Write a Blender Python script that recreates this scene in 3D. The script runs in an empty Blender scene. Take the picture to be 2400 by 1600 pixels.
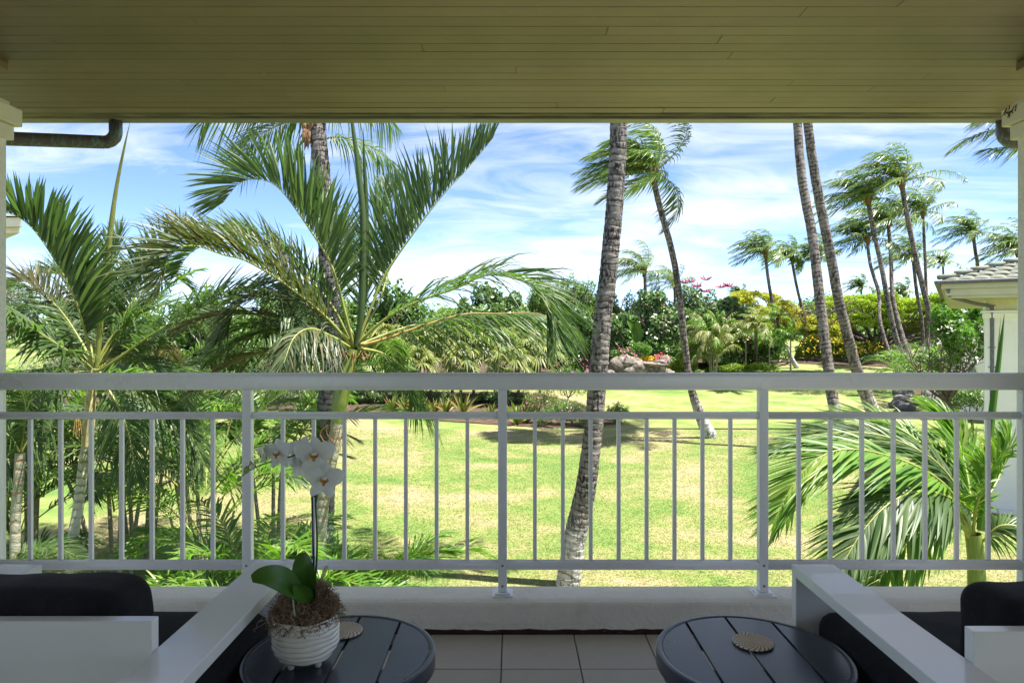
import bpy, math, random
import numpy as np
from mathutils import Vector, noise as mnoise
rng = np.random.default_rng(7)
random.seed(7)
R = math.radians
sc = bpy.context.scene
COL = sc.collection

# ------------------------------------------------------------------ camera, sky, sun, exposure
F = 1600.0; CX = 1200.0; HY = 785.0; H = 1.278      # focal length and horizon in pixels of a 2400 px wide frame, eye height
cam = bpy.data.objects.new("camera", bpy.data.cameras.new("camera"))
COL.objects.link(cam); sc.camera = cam
cam.data.sensor_width = 36; cam.data.lens = 36 * F / 2400
cam.data.shift_y = -(800 - HY) / 2400
cam.location = (0, 0, H); cam.rotation_euler = (R(90), 0, 0)
cam.data.clip_start = 0.05; cam.data.clip_end = 3000
SUN_EL, SUN_AZ = 69.0, (0.95, -0.24)                 # elevation; horizontal direction towards the sun
sun = bpy.data.objects.new("sun", bpy.data.lights.new("sun", 'SUN'))
COL.objects.link(sun)
_n = math.hypot(*SUN_AZ); _c = math.cos(R(SUN_EL))
sdir = Vector((SUN_AZ[0] / _n * _c, SUN_AZ[1] / _n * _c, math.sin(R(SUN_EL))))
sun.rotation_euler = sdir.to_track_quat('Z', 'Y').to_euler()
sun.location = (6, -4, 12)
sun.data.energy = 3.3; sun.data.angle = R(0.5); sun.data.color = (1.0, 0.955, 0.88)
world = bpy.data.worlds.new("World"); sc.world = world; world.use_nodes = True
wn = world.node_tree; wl = wn.links
for n in list(wn.nodes): wn.nodes.remove(n)
def wnode(t, **k):
    n = wn.nodes.new(t)
    for a, b in k.items(): setattr(n, a, b)
    return n
sky = wnode('ShaderNodeTexSky', sky_type='NISHITA', sun_disc=False)
sky.sun_elevation = R(SUN_EL); sky.sun_rotation = math.atan2(SUN_AZ[0], SUN_AZ[1])
sky.air_density = 0.40; sky.dust_density = 0.15; sky.ozone_density = 3.0; sky.altitude = 10
tc = wnode('ShaderNodeTexCoord'); sep = wnode('ShaderNodeSeparateXYZ'); wl.new(tc.outputs['Generated'], sep.inputs[0])
mx = wnode('ShaderNodeMath', operation='ADD'); mx.inputs[1].default_value = 0.16; wl.new(sep.outputs['Z'], mx.inputs[0])
mxx = wnode('ShaderNodeMath', operation='MAXIMUM'); mxx.inputs[1].default_value = 0.05; wl.new(mx.outputs[0], mxx.inputs[0])
dx = wnode('ShaderNodeMath', operation='DIVIDE'); wl.new(sep.outputs['X'], dx.inputs[0]); wl.new(mxx.outputs[0], dx.inputs[1])
dy = wnode('ShaderNodeMath', operation='DIVIDE'); wl.new(sep.outputs['Y'], dy.inputs[0]); wl.new(mxx.outputs[0], dy.inputs[1])
cmb = wnode('ShaderNodeCombineXYZ'); wl.new(dx.outputs[0], cmb.inputs[0]); wl.new(dy.outputs[0], cmb.inputs[1])
mp = wnode('ShaderNodeMapping'); mp.inputs['Rotation'].default_value = (0, 0, R(-16)); mp.inputs['Scale'].default_value = (0.7, 1.25, 1)
mp.inputs['Location'].default_value = (3.3, 1.2, 0)
wl.new(cmb.outputs[0], mp.inputs[0])
def wnoise(vec, s, d, r, di):
    n = wnode('ShaderNodeTexNoise'); wl.new(vec, n.inputs['Vector'])
    for a, b in (('Scale', s), ('Detail', d), ('Roughness', r), ('Distortion', di)): n.inputs[a].default_value = b
    return n.outputs['Fac']
def wmath(op, a, b):
    m = wnode('ShaderNodeMath', operation=op)
    for i, v in ((0, a), (1, b)):
        if hasattr(v, 'default_value'): wl.new(v, m.inputs[i])
        else: m.inputs[i].default_value = v
    return m.outputs[0]
big = wnoise(mp.outputs[0], 0.75, 4, .5, .4); fin = wnoise(mp.outputs[0], 2.3, 11, .62, 1.3)
cov = wmath('ADD', wmath('MULTIPLY', big, .62), wmath('MULTIPLY', fin, .38))
cr = wnode('ShaderNodeValToRGB'); cr.color_ramp.elements[0].position = 0.43; cr.color_ramp.elements[1].position = 0.66
cr.color_ramp.elements[0].color = (0, 0, 0, 1); cr.color_ramp.elements[1].color = (.95, .95, .95, 1)
wl.new(cov, cr.inputs[0])
mix = wnode('ShaderNodeMixRGB'); wl.new(cr.outputs[0], mix.inputs[0])
gn = wnode('ShaderNodeMixRGB', blend_type='MULTIPLY'); gn.inputs[0].default_value = 1; gn.inputs[2].default_value = (1.0, 1.0, 1.0, 1)
wl.new(sky.outputs[0], gn.inputs[1])
wl.new(gn.outputs[0], mix.inputs[1]); mix.inputs[2].default_value = (3.5, 3.6, 3.75, 1)
bg = wnode('ShaderNodeBackground'); bg.inputs[1].default_value = 0.078; wl.new(mix.outputs[0], bg.inputs[0])
wo = wnode('ShaderNodeOutputWorld'); wl.new(bg.outputs[0], wo.inputs[0])
vs = sc.view_settings; vs.view_transform = 'Standard'; vs.look = 'None'; vs.gamma = 1; vs.use_curve_mapping = False
vs.exposure = 2.35
sc.cycles.max_bounces = 6; sc.cycles.diffuse_bounces = 4; sc.cycles.glossy_bounces = 3
sc.cycles.transmission_bounces = 4; sc.cycles.transparent_max_bounces = 6
sc.cycles.caustics_reflective = False; sc.cycles.caustics_refractive = False
sc.cycles.use_denoising = True

# ------------------------------------------------------------------ positions
def P(px, py, d):                                    # point at depth d seen at a pixel of the 2400 x 1600 photograph
    return np.array([(px - CX) / F * d, d, H - (py - HY) / F * d])
def ss(t):
    t = min(1.0, max(0.0, t)); return t * t * (3 - 2 * t)
def gz(x, y):                                        # ground height
    return -3.0 + 2.1 * ss((y - 30) / 35) + (0.10 * math.sin(x * .21 + 1) * math.sin(y * .17) if y > 9 else 0)
def G(px, py):                                       # ground point seen at a pixel
    lo, hi = 4.0, 400.0
    for _ in range(60):
        m = (lo + hi) / 2; p = P(px, py, m)
        if p[2] > gz(p[0], m): lo = m
        else: hi = m
    return P(px, py, (lo + hi) / 2)
def GP(px, d):                                       # ground point below a column of pixels at depth d
    x = (px - CX) / F * d
    return np.array([x, d, gz(x, d)])

# ------------------------------------------------------------------ object helpers
WL = {}
def tag(o, label=None, cat=None, group=None, kind=None):
    if label: o["label"] = label
    if cat: o["category"] = cat
    if group: o["group"] = group
    if kind: o["kind"] = kind
    return o
def thing(name, loc, label, cat, group=None):
    o = bpy.data.objects.new(name, None); COL.objects.link(o); o.empty_display_size = .1
    o.location = loc; WL[o.name] = np.array(loc, float)
    return tag(o, label, cat, group)
def mesh(name, V, Fc, mat, smooth=False, uv=None):
    me = bpy.data.meshes.new(name)
    V = np.asarray(V, np.float32).reshape(-1, 3)
    if isinstance(Fc, np.ndarray):
        k = Fc.shape[1]; n = len(Fc)
        me.vertices.add(len(V)); me.vertices.foreach_set("co", V.ravel())
        me.loops.add(n * k); me.loops.foreach_set("vertex_index", Fc.ravel().astype(np.int32))
        me.polygons.add(n); me.polygons.foreach_set("loop_start", np.arange(0, n * k, k, dtype=np.int32))
        me.polygons.foreach_set("loop_total", np.full(n, k, np.int32))
        me.update(calc_edges=True)
    else:
        me.from_pydata([tuple(map(float, v)) for v in V], [], [list(map(int, f)) for f in Fc]); me.update()
    for m in (mat if isinstance(mat, (list, tuple)) else [mat]):
        if m is not None: me.materials.append(m)
    if smooth: me.polygons.foreach_set("use_smooth", np.ones(len(me.polygons), bool))
    if uv is not None:
        lay = me.uv_layers.new(name="UVMap")
        vi = np.empty(len(me.loops), np.int32); me.loops.foreach_get("vertex_index", vi)
        lay.data.foreach_set("uv", np.asarray(uv, np.float32)[vi].ravel())
    return me
def put(name, me, parent=None, loc=None, kind=None):
    o = bpy.data.objects.new(name, me); COL.objects.link(o)
    if parent is not None:
        o.parent = parent
        base = WL[parent.name]
    else: base = np.zeros(3)
    if loc is not None: o.location = np.asarray(loc, float) - base
    WL[o.name] = base + np.array(o.location)
    if kind: o["kind"] = kind
    return o
def obj(name, V, Fc, mat, parent=None, smooth=False, uv=None, kind=None):  # V in world coordinates
    V = np.asarray(V, float).reshape(-1, 3)
    if parent is not None: base = WL[parent.name]
    elif kind == 'structure' or len(V) == 0: base = np.zeros(3)
    else: base = np.array([V[:, 0].mean(), V[:, 1].mean(), V[:, 2].min()])
    o = bpy.data.objects.new(name, mesh(name, V - base, Fc, mat, smooth, uv)); COL.objects.link(o)
    if parent is not None: o.parent = parent; WL[o.name] = base
    else: o.location = base; WL[o.name] = base
    if kind: o["kind"] = kind
    return o
class MB:                                            # collects shapes that make ONE part
    def __init__(s): s.v = []; s.f = []; s.n = 0
    def add(s, V, Fc):
        s.v += [tuple(map(float, v)) for v in V]; s.f += [[int(i) + s.n for i in f] for f in Fc]; s.n += len(V); return s
    def box(s, a, b, bev=0):
        return s.add(*boxg(a, b, bev))
    def tube(s, pts, r, n=8, cap=True):
        V, Fq, _ = tubeg(pts, r, n); Fl = [list(f) for f in Fq]
        if cap: Fl += [list(range(n))[::-1], list(range(len(V) - n, len(V)))]
        return s.add(V, Fl)
    def obj(s, name, mat, parent=None, smooth=False, kind=None):
        return obj(name, s.v, s.f, mat, parent, smooth, None, kind)
def boxg(a, b, bev=0):
    a, b = np.minimum(a, b).astype(float), np.maximum(a, b).astype(float)
    (x0, y0, z0), (x1, y1, z1) = a, b
    if not bev:
        V = [(x0,y0,z0),(x1,y0,z0),(x1,y1,z0),(x0,y1,z0),(x0,y0,z1),(x1,y0,z1),(x1,y1,z1),(x0,y1,z1)]
        return V, [(0,3,2,1),(4,5,6,7),(0,1,5,4),(1,2,6,5),(2,3,7,6),(3,0,4,7)]
    e = min(bev, (x1-x0)/2.01, (y1-y0)/2.01, (z1-z0)/2.01)
    V = []; idx = {}
    for i, (X, sx) in enumerate(((x0, 1), (x1, -1))):
        for j, (Y, sy) in enumerate(((y0, 1), (y1, -1))):
            for k, (Z, sz) in enumerate(((z0, 1), (z1, -1))):
                idx[i,j,k,0] = len(V); V.append((X, Y+sy*e, Z+sz*e))
                idx[i,j,k,1] = len(V); V.append((X+sx*e, Y, Z+sz*e))
                idx[i,j,k,2] = len(V); V.append((X+sx*e, Y+sy*e, Z))
    Fc = []
    def q(*c): Fc.append([idx[t] for t in c])
    for i in (0, 1):
        c = [(i,0,0,0),(i,0,1,0),(i,1,1,0),(i,1,0,0)]; q(*(c if i == 0 else c[::-1]))
        c = [(0,i,0,1),(1,i,0,1),(1,i,1,1),(0,i,1,1)]; q(*(c if i == 0 else c[::-1]))
        c = [(0,0,i,2),(0,1,i,2),(1,1,i,2),(1,0,i,2)]; q(*(c if i == 0 else c[::-1]))
    for i in (0, 1):
        for j in (0, 1):
            w = (i + j) % 2
            c = [(0,i,j,1),(0,i,j,2),(1,i,j,2),(1,i,j,1)]; q(*(c if w else c[::-1]))
            c = [(i,0,j,2),(i,0,j,0),(i,1,j,0),(i,1,j,2)]; q(*(c if w else c[::-1]))
            c = [(i,j,0,0),(i,j,0,1),(i,j,1,1),(i,j,1,0)]; q(*(c if w else c[::-1]))
    for i in (0, 1):
        for j in (0, 1):
            for k in (0, 1):
                c = [(i,j,k,0),(i,j,k,1),(i,j,k,2)]; q(*(c if (i+j+k) % 2 else c[::-1]))
    return V, Fc
def box(name, a, b, mat, parent=None, bev=0.0, kind=None):
    V, Fc = boxg(a, b, bev); return obj(name, V, Fc, mat, parent, kind=kind)
def unit(a): 
    a = np.asarray(a, float); return a / np.maximum(np.linalg.norm(a, axis=-1, keepdims=True), 1e-9)
def spline(pts, n):
    p = np.asarray(pts, float); p = np.vstack([2*p[0]-p[1], p, 2*p[-1]-p[-2]])
    m = len(p) - 3; out = []
    for u in np.linspace(0, m - 1e-6, n):
        i = int(u); t = u - i; a, b, c, d = p[i:i+4]
        out.append(.5*((2*b)+(c-a)*t+(2*a-5*b+4*c-d)*t*t+(3*b-a-3*c+d)*t**3))
    q = np.array(out); s = np.r_[0, np.cumsum(np.linalg.norm(np.diff(q, axis=0), axis=1))]
    g = np.linspace(0, s[-1], n)
    return np.stack([np.interp(g, s, q[:, k]) for k in range(3)], 1), s[-1]
def frames(p, up=(0, 0, 1)):
    T = unit(np.gradient(p, axis=0)); U = np.tile(np.asarray(up, float), (len(p), 1)) if np.ndim(up) == 1 else up
    U = unit(U - (U*T).sum(1, keepdims=True)*T); S = np.cross(T, U); return T, U, S
def tubeg(pts, r, n=8):
    p = np.asarray(pts, float); r = np.broadcast_to(np.asarray(r, float), (len(p),))
    T = unit(np.gradient(p, axis=0)); a = np.array([0.0, 0, 1]) if abs(T[0][2]) < .8 else np.array([1.0, 0, 0])
    N = [unit(a - a.dot(T[0])*T[0])]
    for i in range(1, len(p)): N.append(unit(N[-1] - N[-1].dot(T[i])*T[i]))
    N = np.array(N); B = np.cross(T, N); th = np.linspace(0, 2*np.pi, n, endpoint=False)
    V = p[:, None] + r[:, None, None]*(np.cos(th)[None, :, None]*N[:, None] + np.sin(th)[None, :, None]*B[:, None])
    i = np.arange(len(p)-1)[:, None]*n; j = np.arange(n)[None]; k = (j+1) % n
    Fq = np.stack([i+j, i+k, i+n+k, i+n+j], -1).reshape(-1, 4)
    return V.reshape(-1, 3), Fq, th
def lathe(prof, n=48, c=(0, 0, 0), wob=None):
    pr = np.asarray(prof, float); th = np.linspace(0, 2*np.pi, n, endpoint=False); m = len(pr)
    V = np.zeros((m, n, 3))
    for i, (r, z) in enumerate(pr):
        dz = wob(th, i, r) if wob is not None else 0
        V[i, :, 0] = c[0]+r*np.cos(th); V[i, :, 1] = c[1]+r*np.sin(th); V[i, :, 2] = c[2]+z+dz
    i = np.arange(m-1)[:, None]*n; j = np.arange(n)[None]; k = (j+1) % n
    return V.reshape(-1, 3), np.stack([i+j, i+k, i+n+k, i+n+j], -1).reshape(-1, 4)

# ------------------------------------------------------------------ materials
class NT:
    def __init__(s, name):
        s.m = bpy.data.materials.new(name); s.m.use_nodes = True; s.t = s.m.node_tree
        for n in list(s.t.nodes): s.t.nodes.remove(n)
        s.out = s.n('ShaderNodeOutputMaterial')
    def n(s, t, **k):
        n = s.t.nodes.new(t)
        for a, b in k.items(): setattr(n, a, b)
        return n
    def l(s, a, b): s.t.links.new(a, b)
    def co(s, kind='Object', scale=None, rot=None):
        c = s.n('ShaderNodeTexCoord').outputs[kind]
        if kind == 'World': pass
        if scale is not None or rot is not None:
            m = s.n('ShaderNodeMapping')
            if scale is not None: m.inputs['Scale'].default_value = scale if hasattr(scale, '__len__') else (scale,)*3
            if rot is not None: m.inputs['Rotation'].default_value = rot
            s.l(c, m.inputs[0]); c = m.outputs[0]
        return c
    def noise(s, vec, scale=5, detail=3, rough=.5, dist=0):
        n = s.n('ShaderNodeTexNoise'); n.inputs['Scale'].default_value = scale; n.inputs['Detail'].default_value = detail
        n.inputs['Roughness'].default_value = rough; n.inputs['Distortion'].default_value = dist
        if vec is not None: s.l(vec, n.inputs['Vector'])
        return n.outputs['Fac']
    def ramp(s, fac, stops, interp='LINEAR'):
        r = s.n('ShaderNodeValToRGB'); r.color_ramp.interpolation = interp; e = r.color_ramp.elements
        while len(e) > 1: e.remove(e[-1])
        for i, (p, c) in enumerate(stops):
            c = (c, c, c) if not hasattr(c, '__len__') else c
            q = e[0] if i == 0 else e.new(p)
            q.position = p; q.color = (*c[:3], 1)
        s.l(fac, r.inputs[0]); return r.outputs[0]
    def mix(s, fac, a, b, mode='MIX'):
        m = s.n('ShaderNodeMixRGB', blend_type=mode)
        for i, v in ((0, fac), (1, a), (2, b)):
            if hasattr(v, 'default_value'): s.l(v, m.inputs[i])
            else: m.inputs[i].default_value = v if i == 0 else (*v[:3], 1)
        return m.outputs[0]
    def math(s, op, a, b=None):
        m = s.n('ShaderNodeMath', operation=op)
        for i, v in ((0, a), (1, b)):
            if v is None: continue
            if hasattr(v, 'default_value'): s.l(v, m.inputs[i])
            else: m.inputs[i].default_value = v
        return m.outputs[0]
    def bump(s, h, strength=.3, dist=.01):
        b = s.n('ShaderNodeBump'); b.inputs['Strength'].default_value = strength; b.inputs['Distance'].default_value = dist
        s.l(h, b.inputs['Height']); return b.outputs[0]
    def bsdf(s, col, rough=.5, spec=.5, normal=None, metal=0, coat=0, sheen=0):
        b = s.n('ShaderNodeBsdfPrincipled')
        for k, v in (('Base Color', col), ('Roughness', rough)):
            if hasattr(v, 'default_value'): s.l(v, b.inputs[k])
            else: b.inputs[k].default_value = (*v[:3], 1) if k == 'Base Color' else v
        b.inputs['Specular IOR Level'].default_value = spec; b.inputs['Metallic'].default_value = metal
        b.inputs['Coat Weight'].default_value = coat; b.inputs['Sheen Weight'].default_value = sheen
        if normal is not None: s.l(normal, b.inputs['Normal'])
        return b.outputs[0]
    def done(s, sh): s.l(sh, s.out.inputs[0]); return s.m
def simple(name, c1, c2=None, scale=6, rough=.5, spec=.5, bump=0, bscale=60, bdist=.004, metal=0, coat=0, sheen=0, stretch=None, detail=4):
    t = NT(name); co = t.co('Object', stretch)
    c2 = c2 or tuple(x*.88 for x in c1)
    col = t.mix(t.ramp(t.noise(co, scale, detail, .6), [(.35, 0), (.65, 1)]), c1, c2)
    nr = t.bump(t.noise(co, bscale, 3, .6), bump, bdist) if bump else None
    return t.done(t.bsdf(col, rough, spec, nr, metal, coat, sheen))
def leafmat(name, cols, rough=.42, spec=.45, trans=.35, tcol=(1.0, 1.25, .45), nscale=1.5):
    t = NT(name); g = t.n('ShaderNodeNewGeometry'); oi = t.n('ShaderNodeObjectInfo')
    r = t.math('FRACT', t.math('ADD', g.outputs['Random Per Island'], oi.outputs['Random']))
    n = t.noise(t.co('Object'), nscale, 2)
    r2 = t.math('ADD', t.math('MULTIPLY', r, .75), t.math('MULTIPLY', t.math('SUBTRACT', n, .38), .9))
    k = len(cols); col = t.ramp(r2, [(i/(k-1), c) for i, c in enumerate(cols)])
    fac = t.math('MULTIPLY', g.outputs['Backfacing'], .18)
    col = t.mix(fac, col, (.15, .19, .10))
    b = t.bsdf(col, rough, spec)
    tr = t.n('ShaderNodeBsdfTranslucent'); t.l(t.mix(1.0, col, tcol, 'MULTIPLY'), tr.inputs[0])
    tt = t.n('ShaderNodeMixShader'); tt.inputs[0].default_value = trans; t.l(b, tt.inputs[1]); t.l(tr.outputs[0], tt.inputs[2])
    return t.done(tt.outputs[0])
# ------------------------------------------------------------------ materials of the balcony
def stucco(name, col, scale=55, strength=.8, speck=True):
    t = NT(name); co = t.co('Object')
    n = t.noise(co, scale, 4, .62); v = t.n('ShaderNodeTexVoronoi'); v.inputs['Scale'].default_value = scale*.7; t.l(co, v.inputs['Vector'])
    c = t.mix(t.ramp(t.noise(co, 2.2, 5, .65), [(.3, 0), (.75, 1)]), col, tuple(x*.84 for x in col))
    if speck: c = t.mix(t.ramp(t.noise(co, 95, 2), [(.68, 0), (.74, .7)]), c, tuple(x*.42 for x in col))
    c = t.mix(t.ramp(t.noise(t.co('Object', (1, 1, .5)), 5.5, 6, .72), [(.56, 0), (.72, .35)]), c, tuple(x*q for x, q in zip(col, (.62, .56, .46))))
    h = t.math('ADD', n, t.math('MULTIPLY', v.outputs['Distance'], .5))
    return t.done(t.bsdf(c, .85, .25, t.bump(h, strength, .006)))
m_stucco = stucco('cream_stucco', (.82, .77, .69))
m_stucco_w = stucco('white_stucco', (.84, .80, .77), 60, .6)
m_rail = simple('white_powder_coat', (.64, .64, .65), (.60, .60, .60), 3, .32, .5, .05, 300, .001)
def paintmetal(name, col, rough):
    t = NT(name); co = t.co('Object')
    c = t.mix(t.ramp(t.noise(t.co('Object', (3, 3, 1.2)), 2.5, 6, .7), [(.40, 0), (.75, 1)]), col, tuple(x*.93 for x in col))
    c = t.mix(t.math('MULTIPLY', t.ramp(t.noise(co, 210, 2, .5), [(.70, 0), (.73, .8)]), t.ramp(t.noise(co, 2.3, 3), [(.50, 0), (.60, 1)])), c, (.12, .11, .10))
    r = t.ramp(t.noise(co, 6, 5, .7), [(.3, rough-.02), (.8, rough+.05)])
    return t.done(t.bsdf(c, r, .5, t.bump(t.noise(co, 260, 2), .06, .001)))
m_rail = paintmetal('white_powder_coat', (.82, .825, .845), .28)
m_screw = simple('screw_metal', (.25, .24, .22), rough=.4, metal=.8)
m_trimcream = simple('cream_trim_paint', (.80, .73, .64), (.70, .64, .55), 5, .6, .3, .15, 40, .003)
def membrane():
    t = NT('dark_red_membrane'); co = t.co('Object'); c = t.mix(t.noise(co, 9, 4), (.06, .018, .013), (.03, .012, .01))
    c = t.mix(t.ramp(t.noise(co, 3.1, 6, .75), [(.62, 0), (.68, .8)]), c, (.10, .20, .16)); c = t.mix(t.ramp(t.noise(co, 120, 2), [(.70, 0), (.73, .7)]), c, (.4, .36, .3))
    return t.done(t.bsdf(c, .35, .5, t.bump(t.noise(co, 70, 3), .4, .004)))
m_membrane = membrane()
def tile_mat():
    t = NT('stone_floor_tile'); co = t.co('Object'); oi = t.n('ShaderNodeObjectInfo')
    c = t.mix(t.noise(co, 14, 5, .7), (.56, .52, .475), (.46, .43, .39))
    c = t.mix(t.ramp(t.noise(t.co('Object'), 3.2, 5, .7), [(.5, 0), (.75, .3)]), c, (.33, .27, .22)); c = t.mix(t.math('MULTIPLY', oi.outputs['Random'], .6), c, (.46, .39, .33))
    return t.done(t.bsdf(c, .55, .4, t.bump(t.noise(co, 75, 4, .65), .45, .003)))
m_tile = tile_mat()
m_grout = simple('sand_grout', (.36, .31, .26), (.28, .24, .20), 20, .9, .2)
def board_mat():
    t = NT('olive_painted_board'); co = t.co('Object', (1.1, 22, 22)); oi = t.n('ShaderNodeObjectInfo')
    g = t.noise(co, 3.0, 6, .6, .35)
    st = t.noise(t.co('Object', (.9, 1.3, 1)), 1.6, 6, .68)
    c = t.mix(oi.outputs['Random'], (.245, .178, .143), (.205, .15, .12))
    c = t.mix(t.ramp(st, [(.42, 0), (.70, .55)]), c, (.125, .092, .072))
    c = t.mix(t.ramp(g, [(.55, 0), (.72, .35)]), c, (.14, .105, .082))
    c = t.mix(t.ramp(t.noise(t.co('Object', (8, 30, 8)), 9, 2), [(.735, 0), (.75, .55)]), c, (.66, .60, .38))
    return t.done(t.bsdf(c, .42, .45, t.bump(g, .25, .002)))
m_board = board_mat()
m_dark = simple('dark_groove', (.03, .025, .015), rough=.9)
def bronze():
    t = NT('patinated_bronze'); co = t.co('Object', (1, 1, 1))
    n = t.noise(t.co('Object', (26, 26, 5)), 1.6, 6, .7, 1.2)
    c = t.mix(t.ramp(n, [(.50, 0), (.66, .75)]), (.10, .08, .095), (.14, .33, .30))
    c = t.mix(t.ramp(t.noise(co, 30, 4, .7), [(.5, 0), (.8, .6)]), c, (.17, .11, .10))
    return t.done(t.bsdf(c, .42, .5, t.bump(t.noise(co, 60, 3), .2, .002), 0))
m_bronze = bronze()
m_gutter = simple('weathered_gutter', (.20, .17, .12), (.07, .055, .05), 7, .35, .5, .2, 30, .003, stretch=(.6, 6, 6))
m_white = simple('white_furniture_coat', (.88, .88, .875), (.85, .85, .845), 2, .24, .6, .04, 400, .0006, coat=.3)
m_blackfab = None
def fabric():
    t = NT('black_outdoor_fabric'); co = t.co('Object')
    w = t.noise(co, 420, 2, .6); l = t.noise(co, 30, 5, .7)
    c = t.mix(t.ramp(l, [(.45, 0), (.8, .5)]), (.010, .010, .013), (.026, .027, .032))
    c = t.mix(t.ramp(t.noise(co, 160, 2, .5), [(.74, 0), (.77, .5)]), c, (.12, .12, .13))
    return t.done(t.bsdf(c, .9, .25, t.bump(t.math('ADD', w, t.math('MULTIPLY', l, 1.0)), .5, .002), sheen=.05))
m_fabric = fabric()
def tablemat():
    t = NT('charcoal_metal_coat'); co = t.co('Object')
    c = t.mix(t.noise(co, 5, 5, .7), (.045, .055, .085), (.032, .042, .066))
    r = t.ramp(t.noise(co, 9, 5, .7), [(.3, .27), (.8, .31)])
    return t.done(t.bsdf(c, r, .85, t.bump(t.noise(co, 500, 2), .08, .0006)))
m_table = tablemat()

# ------------------------------------------------------------------ balcony floor, walls, ceiling
YC = 2.922                                            # foot of the parapet
fl = box('balcony_floor', (-3.2, -.8, -.16), (3.2, YC, -.010), m_grout, kind='structure')
tv, tf = boxg((0.0015, 0.0015, -.011), (.3015, .3015, 0), .0018)
tme = mesh('tile', tv, tf, m_tile)
for i in range(-8, 8):
    for j in range(0, 9):
        y1 = YC - .305*(j+1)
        put('tile', tme, fl, (-.04 + .305*i, y1, rng.normal(0, .0004)))
pw = thing('parapet_wall', (0, YC, 0), 'low cream stucco parapet kerb under the white railing', 'parapet')
def rough_box(a, b, nx, ny, nz, amp, mat, name, parent):
    mb = MB()
    V, Fc = boxg(a, b, .008)
    return obj(name, V, Fc, mat, parent)
rough_box((-3.2, YC, .0235), (3.2, 3.128, .131), 1, 1, 1, 0, m_stucco, 'stucco_kerb', pw)
rough_box((-3.2, YC+.03, -.33), (3.2, 3.12, .0235), 1, 1, 1, 0, m_stucco, 'slab_edge', pw)
mb = MB(); n = 220                                    # uneven drip of stucco over the membrane strip
xs = np.linspace(-3.2, 3.2, n)
zz = .021 + .004*np.array([mnoise.noise(Vector((x*9, 0, 0))) for x in xs]) + .0015*rng.normal(size=n)
V = [(x, YC-.003, z) for x, z in zip(xs, zz)] + [(x, YC-.003, .045) for x in xs] + [(x, YC+.02, z) for x, z in zip(xs, zz)]
Fq = [(i, i+1, n+i+1, n+i) for i in range(n-1)] + [(2*n+i, 2*n+i+1, i+1, i) for i in range(n-1)]
obj('stucco_lip', V, Fq, m_stucco, pw)
box('membrane_strip', (-3.2, YC+.004, -.009), (3.2, YC+.0285, .028), m_membrane, pw)

# ceiling: every board its own piece
ZC = H + 1.28; YE = 3.845; BW = .0843
cl = box('ceiling', (-3.6, -.8, ZC+.014), (3.6, 3.93, ZC+.14), m_dark, kind='structure')
joints = {1: [1.42], 13: [1.155], 4: [1.42, -1.67], 3: [1.87, -.35], 6: [.02], 9: [-.4, 2.3], 0: [.25], 2: [-1.2], 5: [2.05, -2.1], 7: [-.9], 8: [1.0], 10: [-2.0, .9], 11: [.4], 12: [-1.3]}
for k in range(0, 26):
    y1 = YE - BW*k; js = [-3.55] + sorted(joints.get(k, [random.uniform(-2, 2)])) + [3.55]
    for a, b in zip(js[:-1], js[1:]):
        box('board', (a+.0008, y1-BW+.0022, ZC+random.uniform(-.0008, .0008)), (b-.0008, y1, ZC+.0135), m_board, cl, .0015)
box('board', (-3.55, -.75, ZC), (3.55, YE-BW*26-.002, ZC+.0135), m_board, cl)
bwall = box('interior_wall', (-3.3, -.95, -.1), (3.3, -.8, ZC+.1), simple('interior_wall_paint', (.76, .77, .80), rough=.7), kind='structure')

ev = thing('roof_eave', (0, 3.85, ZC), 'olive eave trim and dark metal gutter along the porch ceiling edge', 'eave')
box('trim_board', (-3.55, YE+.001, ZC-.004), (.86, 3.925, ZC+.012), m_board, ev, .002)
box('trim_board', (.862, YE+.001, ZC-.003), (3.55, 3.925, ZC+.012), m_board, ev, .002)
box('fascia', (-3.55, 3.926, ZC+.018), (3.55, 3.948, ZC+.16), m_dark, ev)
gp = [(3.950, .10), (3.951, .040), (3.960, .022), (3.968, .004), (3.984, -.003), (3.998, .004), (4.002, .030), (4.006, .034), (4.010, .008), (4.018, -.002), (4.026, .010), (4.029, .05), (4.036, .05)]
V = [(x, y, ZC+z) for x in (-3.55, 3.55) for y, z in gp]; m_ = len(gp)
obj('gutter_trough', V, [(i, i+1, m_+i+1, m_+i) for i in range(m_-1)], m_gutter, ev)
V, Fc = boxg((-3.55, 4.037, ZC-.004), (3.55, 4.118, ZC+.12), .004)
obj('gutter_lip', V, Fc, simple('eave_lip_paint', (.27, .24, .20), (.20, .18, .15), 3, .35, .5, stretch=(.4, 4, 4)), ev)
box('roof_slab', (-3.6, -.8, ZC+.142), (3.6, 4.10, ZC+.26), m_dark, ev)
# side beams where the ceiling meets the columns
def column(side, label):
    s = side; c = thing('porch_column', (s*2.6, 3.0, 0), label, 'column', 'stucco columns at the ends of the porch')
    X = 2.372
    def bb(nm, x, y0, y1, z0, z1, m, bev=.004): box(nm, (s*x, y0, z0), (s*(x+.55), y1, z1), m, c, bev)
    bb('shaft', X, 2.55, 3.205, .02, 2.245, m_stucco_w)
    bb('lower_capital', X-.022, 2.53, 3.225, 2.195, 2.262, m_trimcream)
    bb('upper_capital', X-.045, 2.51, 3.248, 2.2635, 2.345, m_trimcream)
    bb('capital_top', X-.010, 2.54, 3.215, 2.3465, 2.375, m_trimcream)
    bb('neck', X+.028, 2.58, 3.18, 2.376, ZC-.043, m_board)
    bb('cornice', X-.005, 2.2, 3.21, ZC-.042, ZC-.001, m_board)
    return c
column(-1, 'cream stucco column at the left end of the railing, below a dark verdigris pipe')
column(1, 'cream stucco column at the right end of the railing, with brown stains on its capital')
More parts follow.
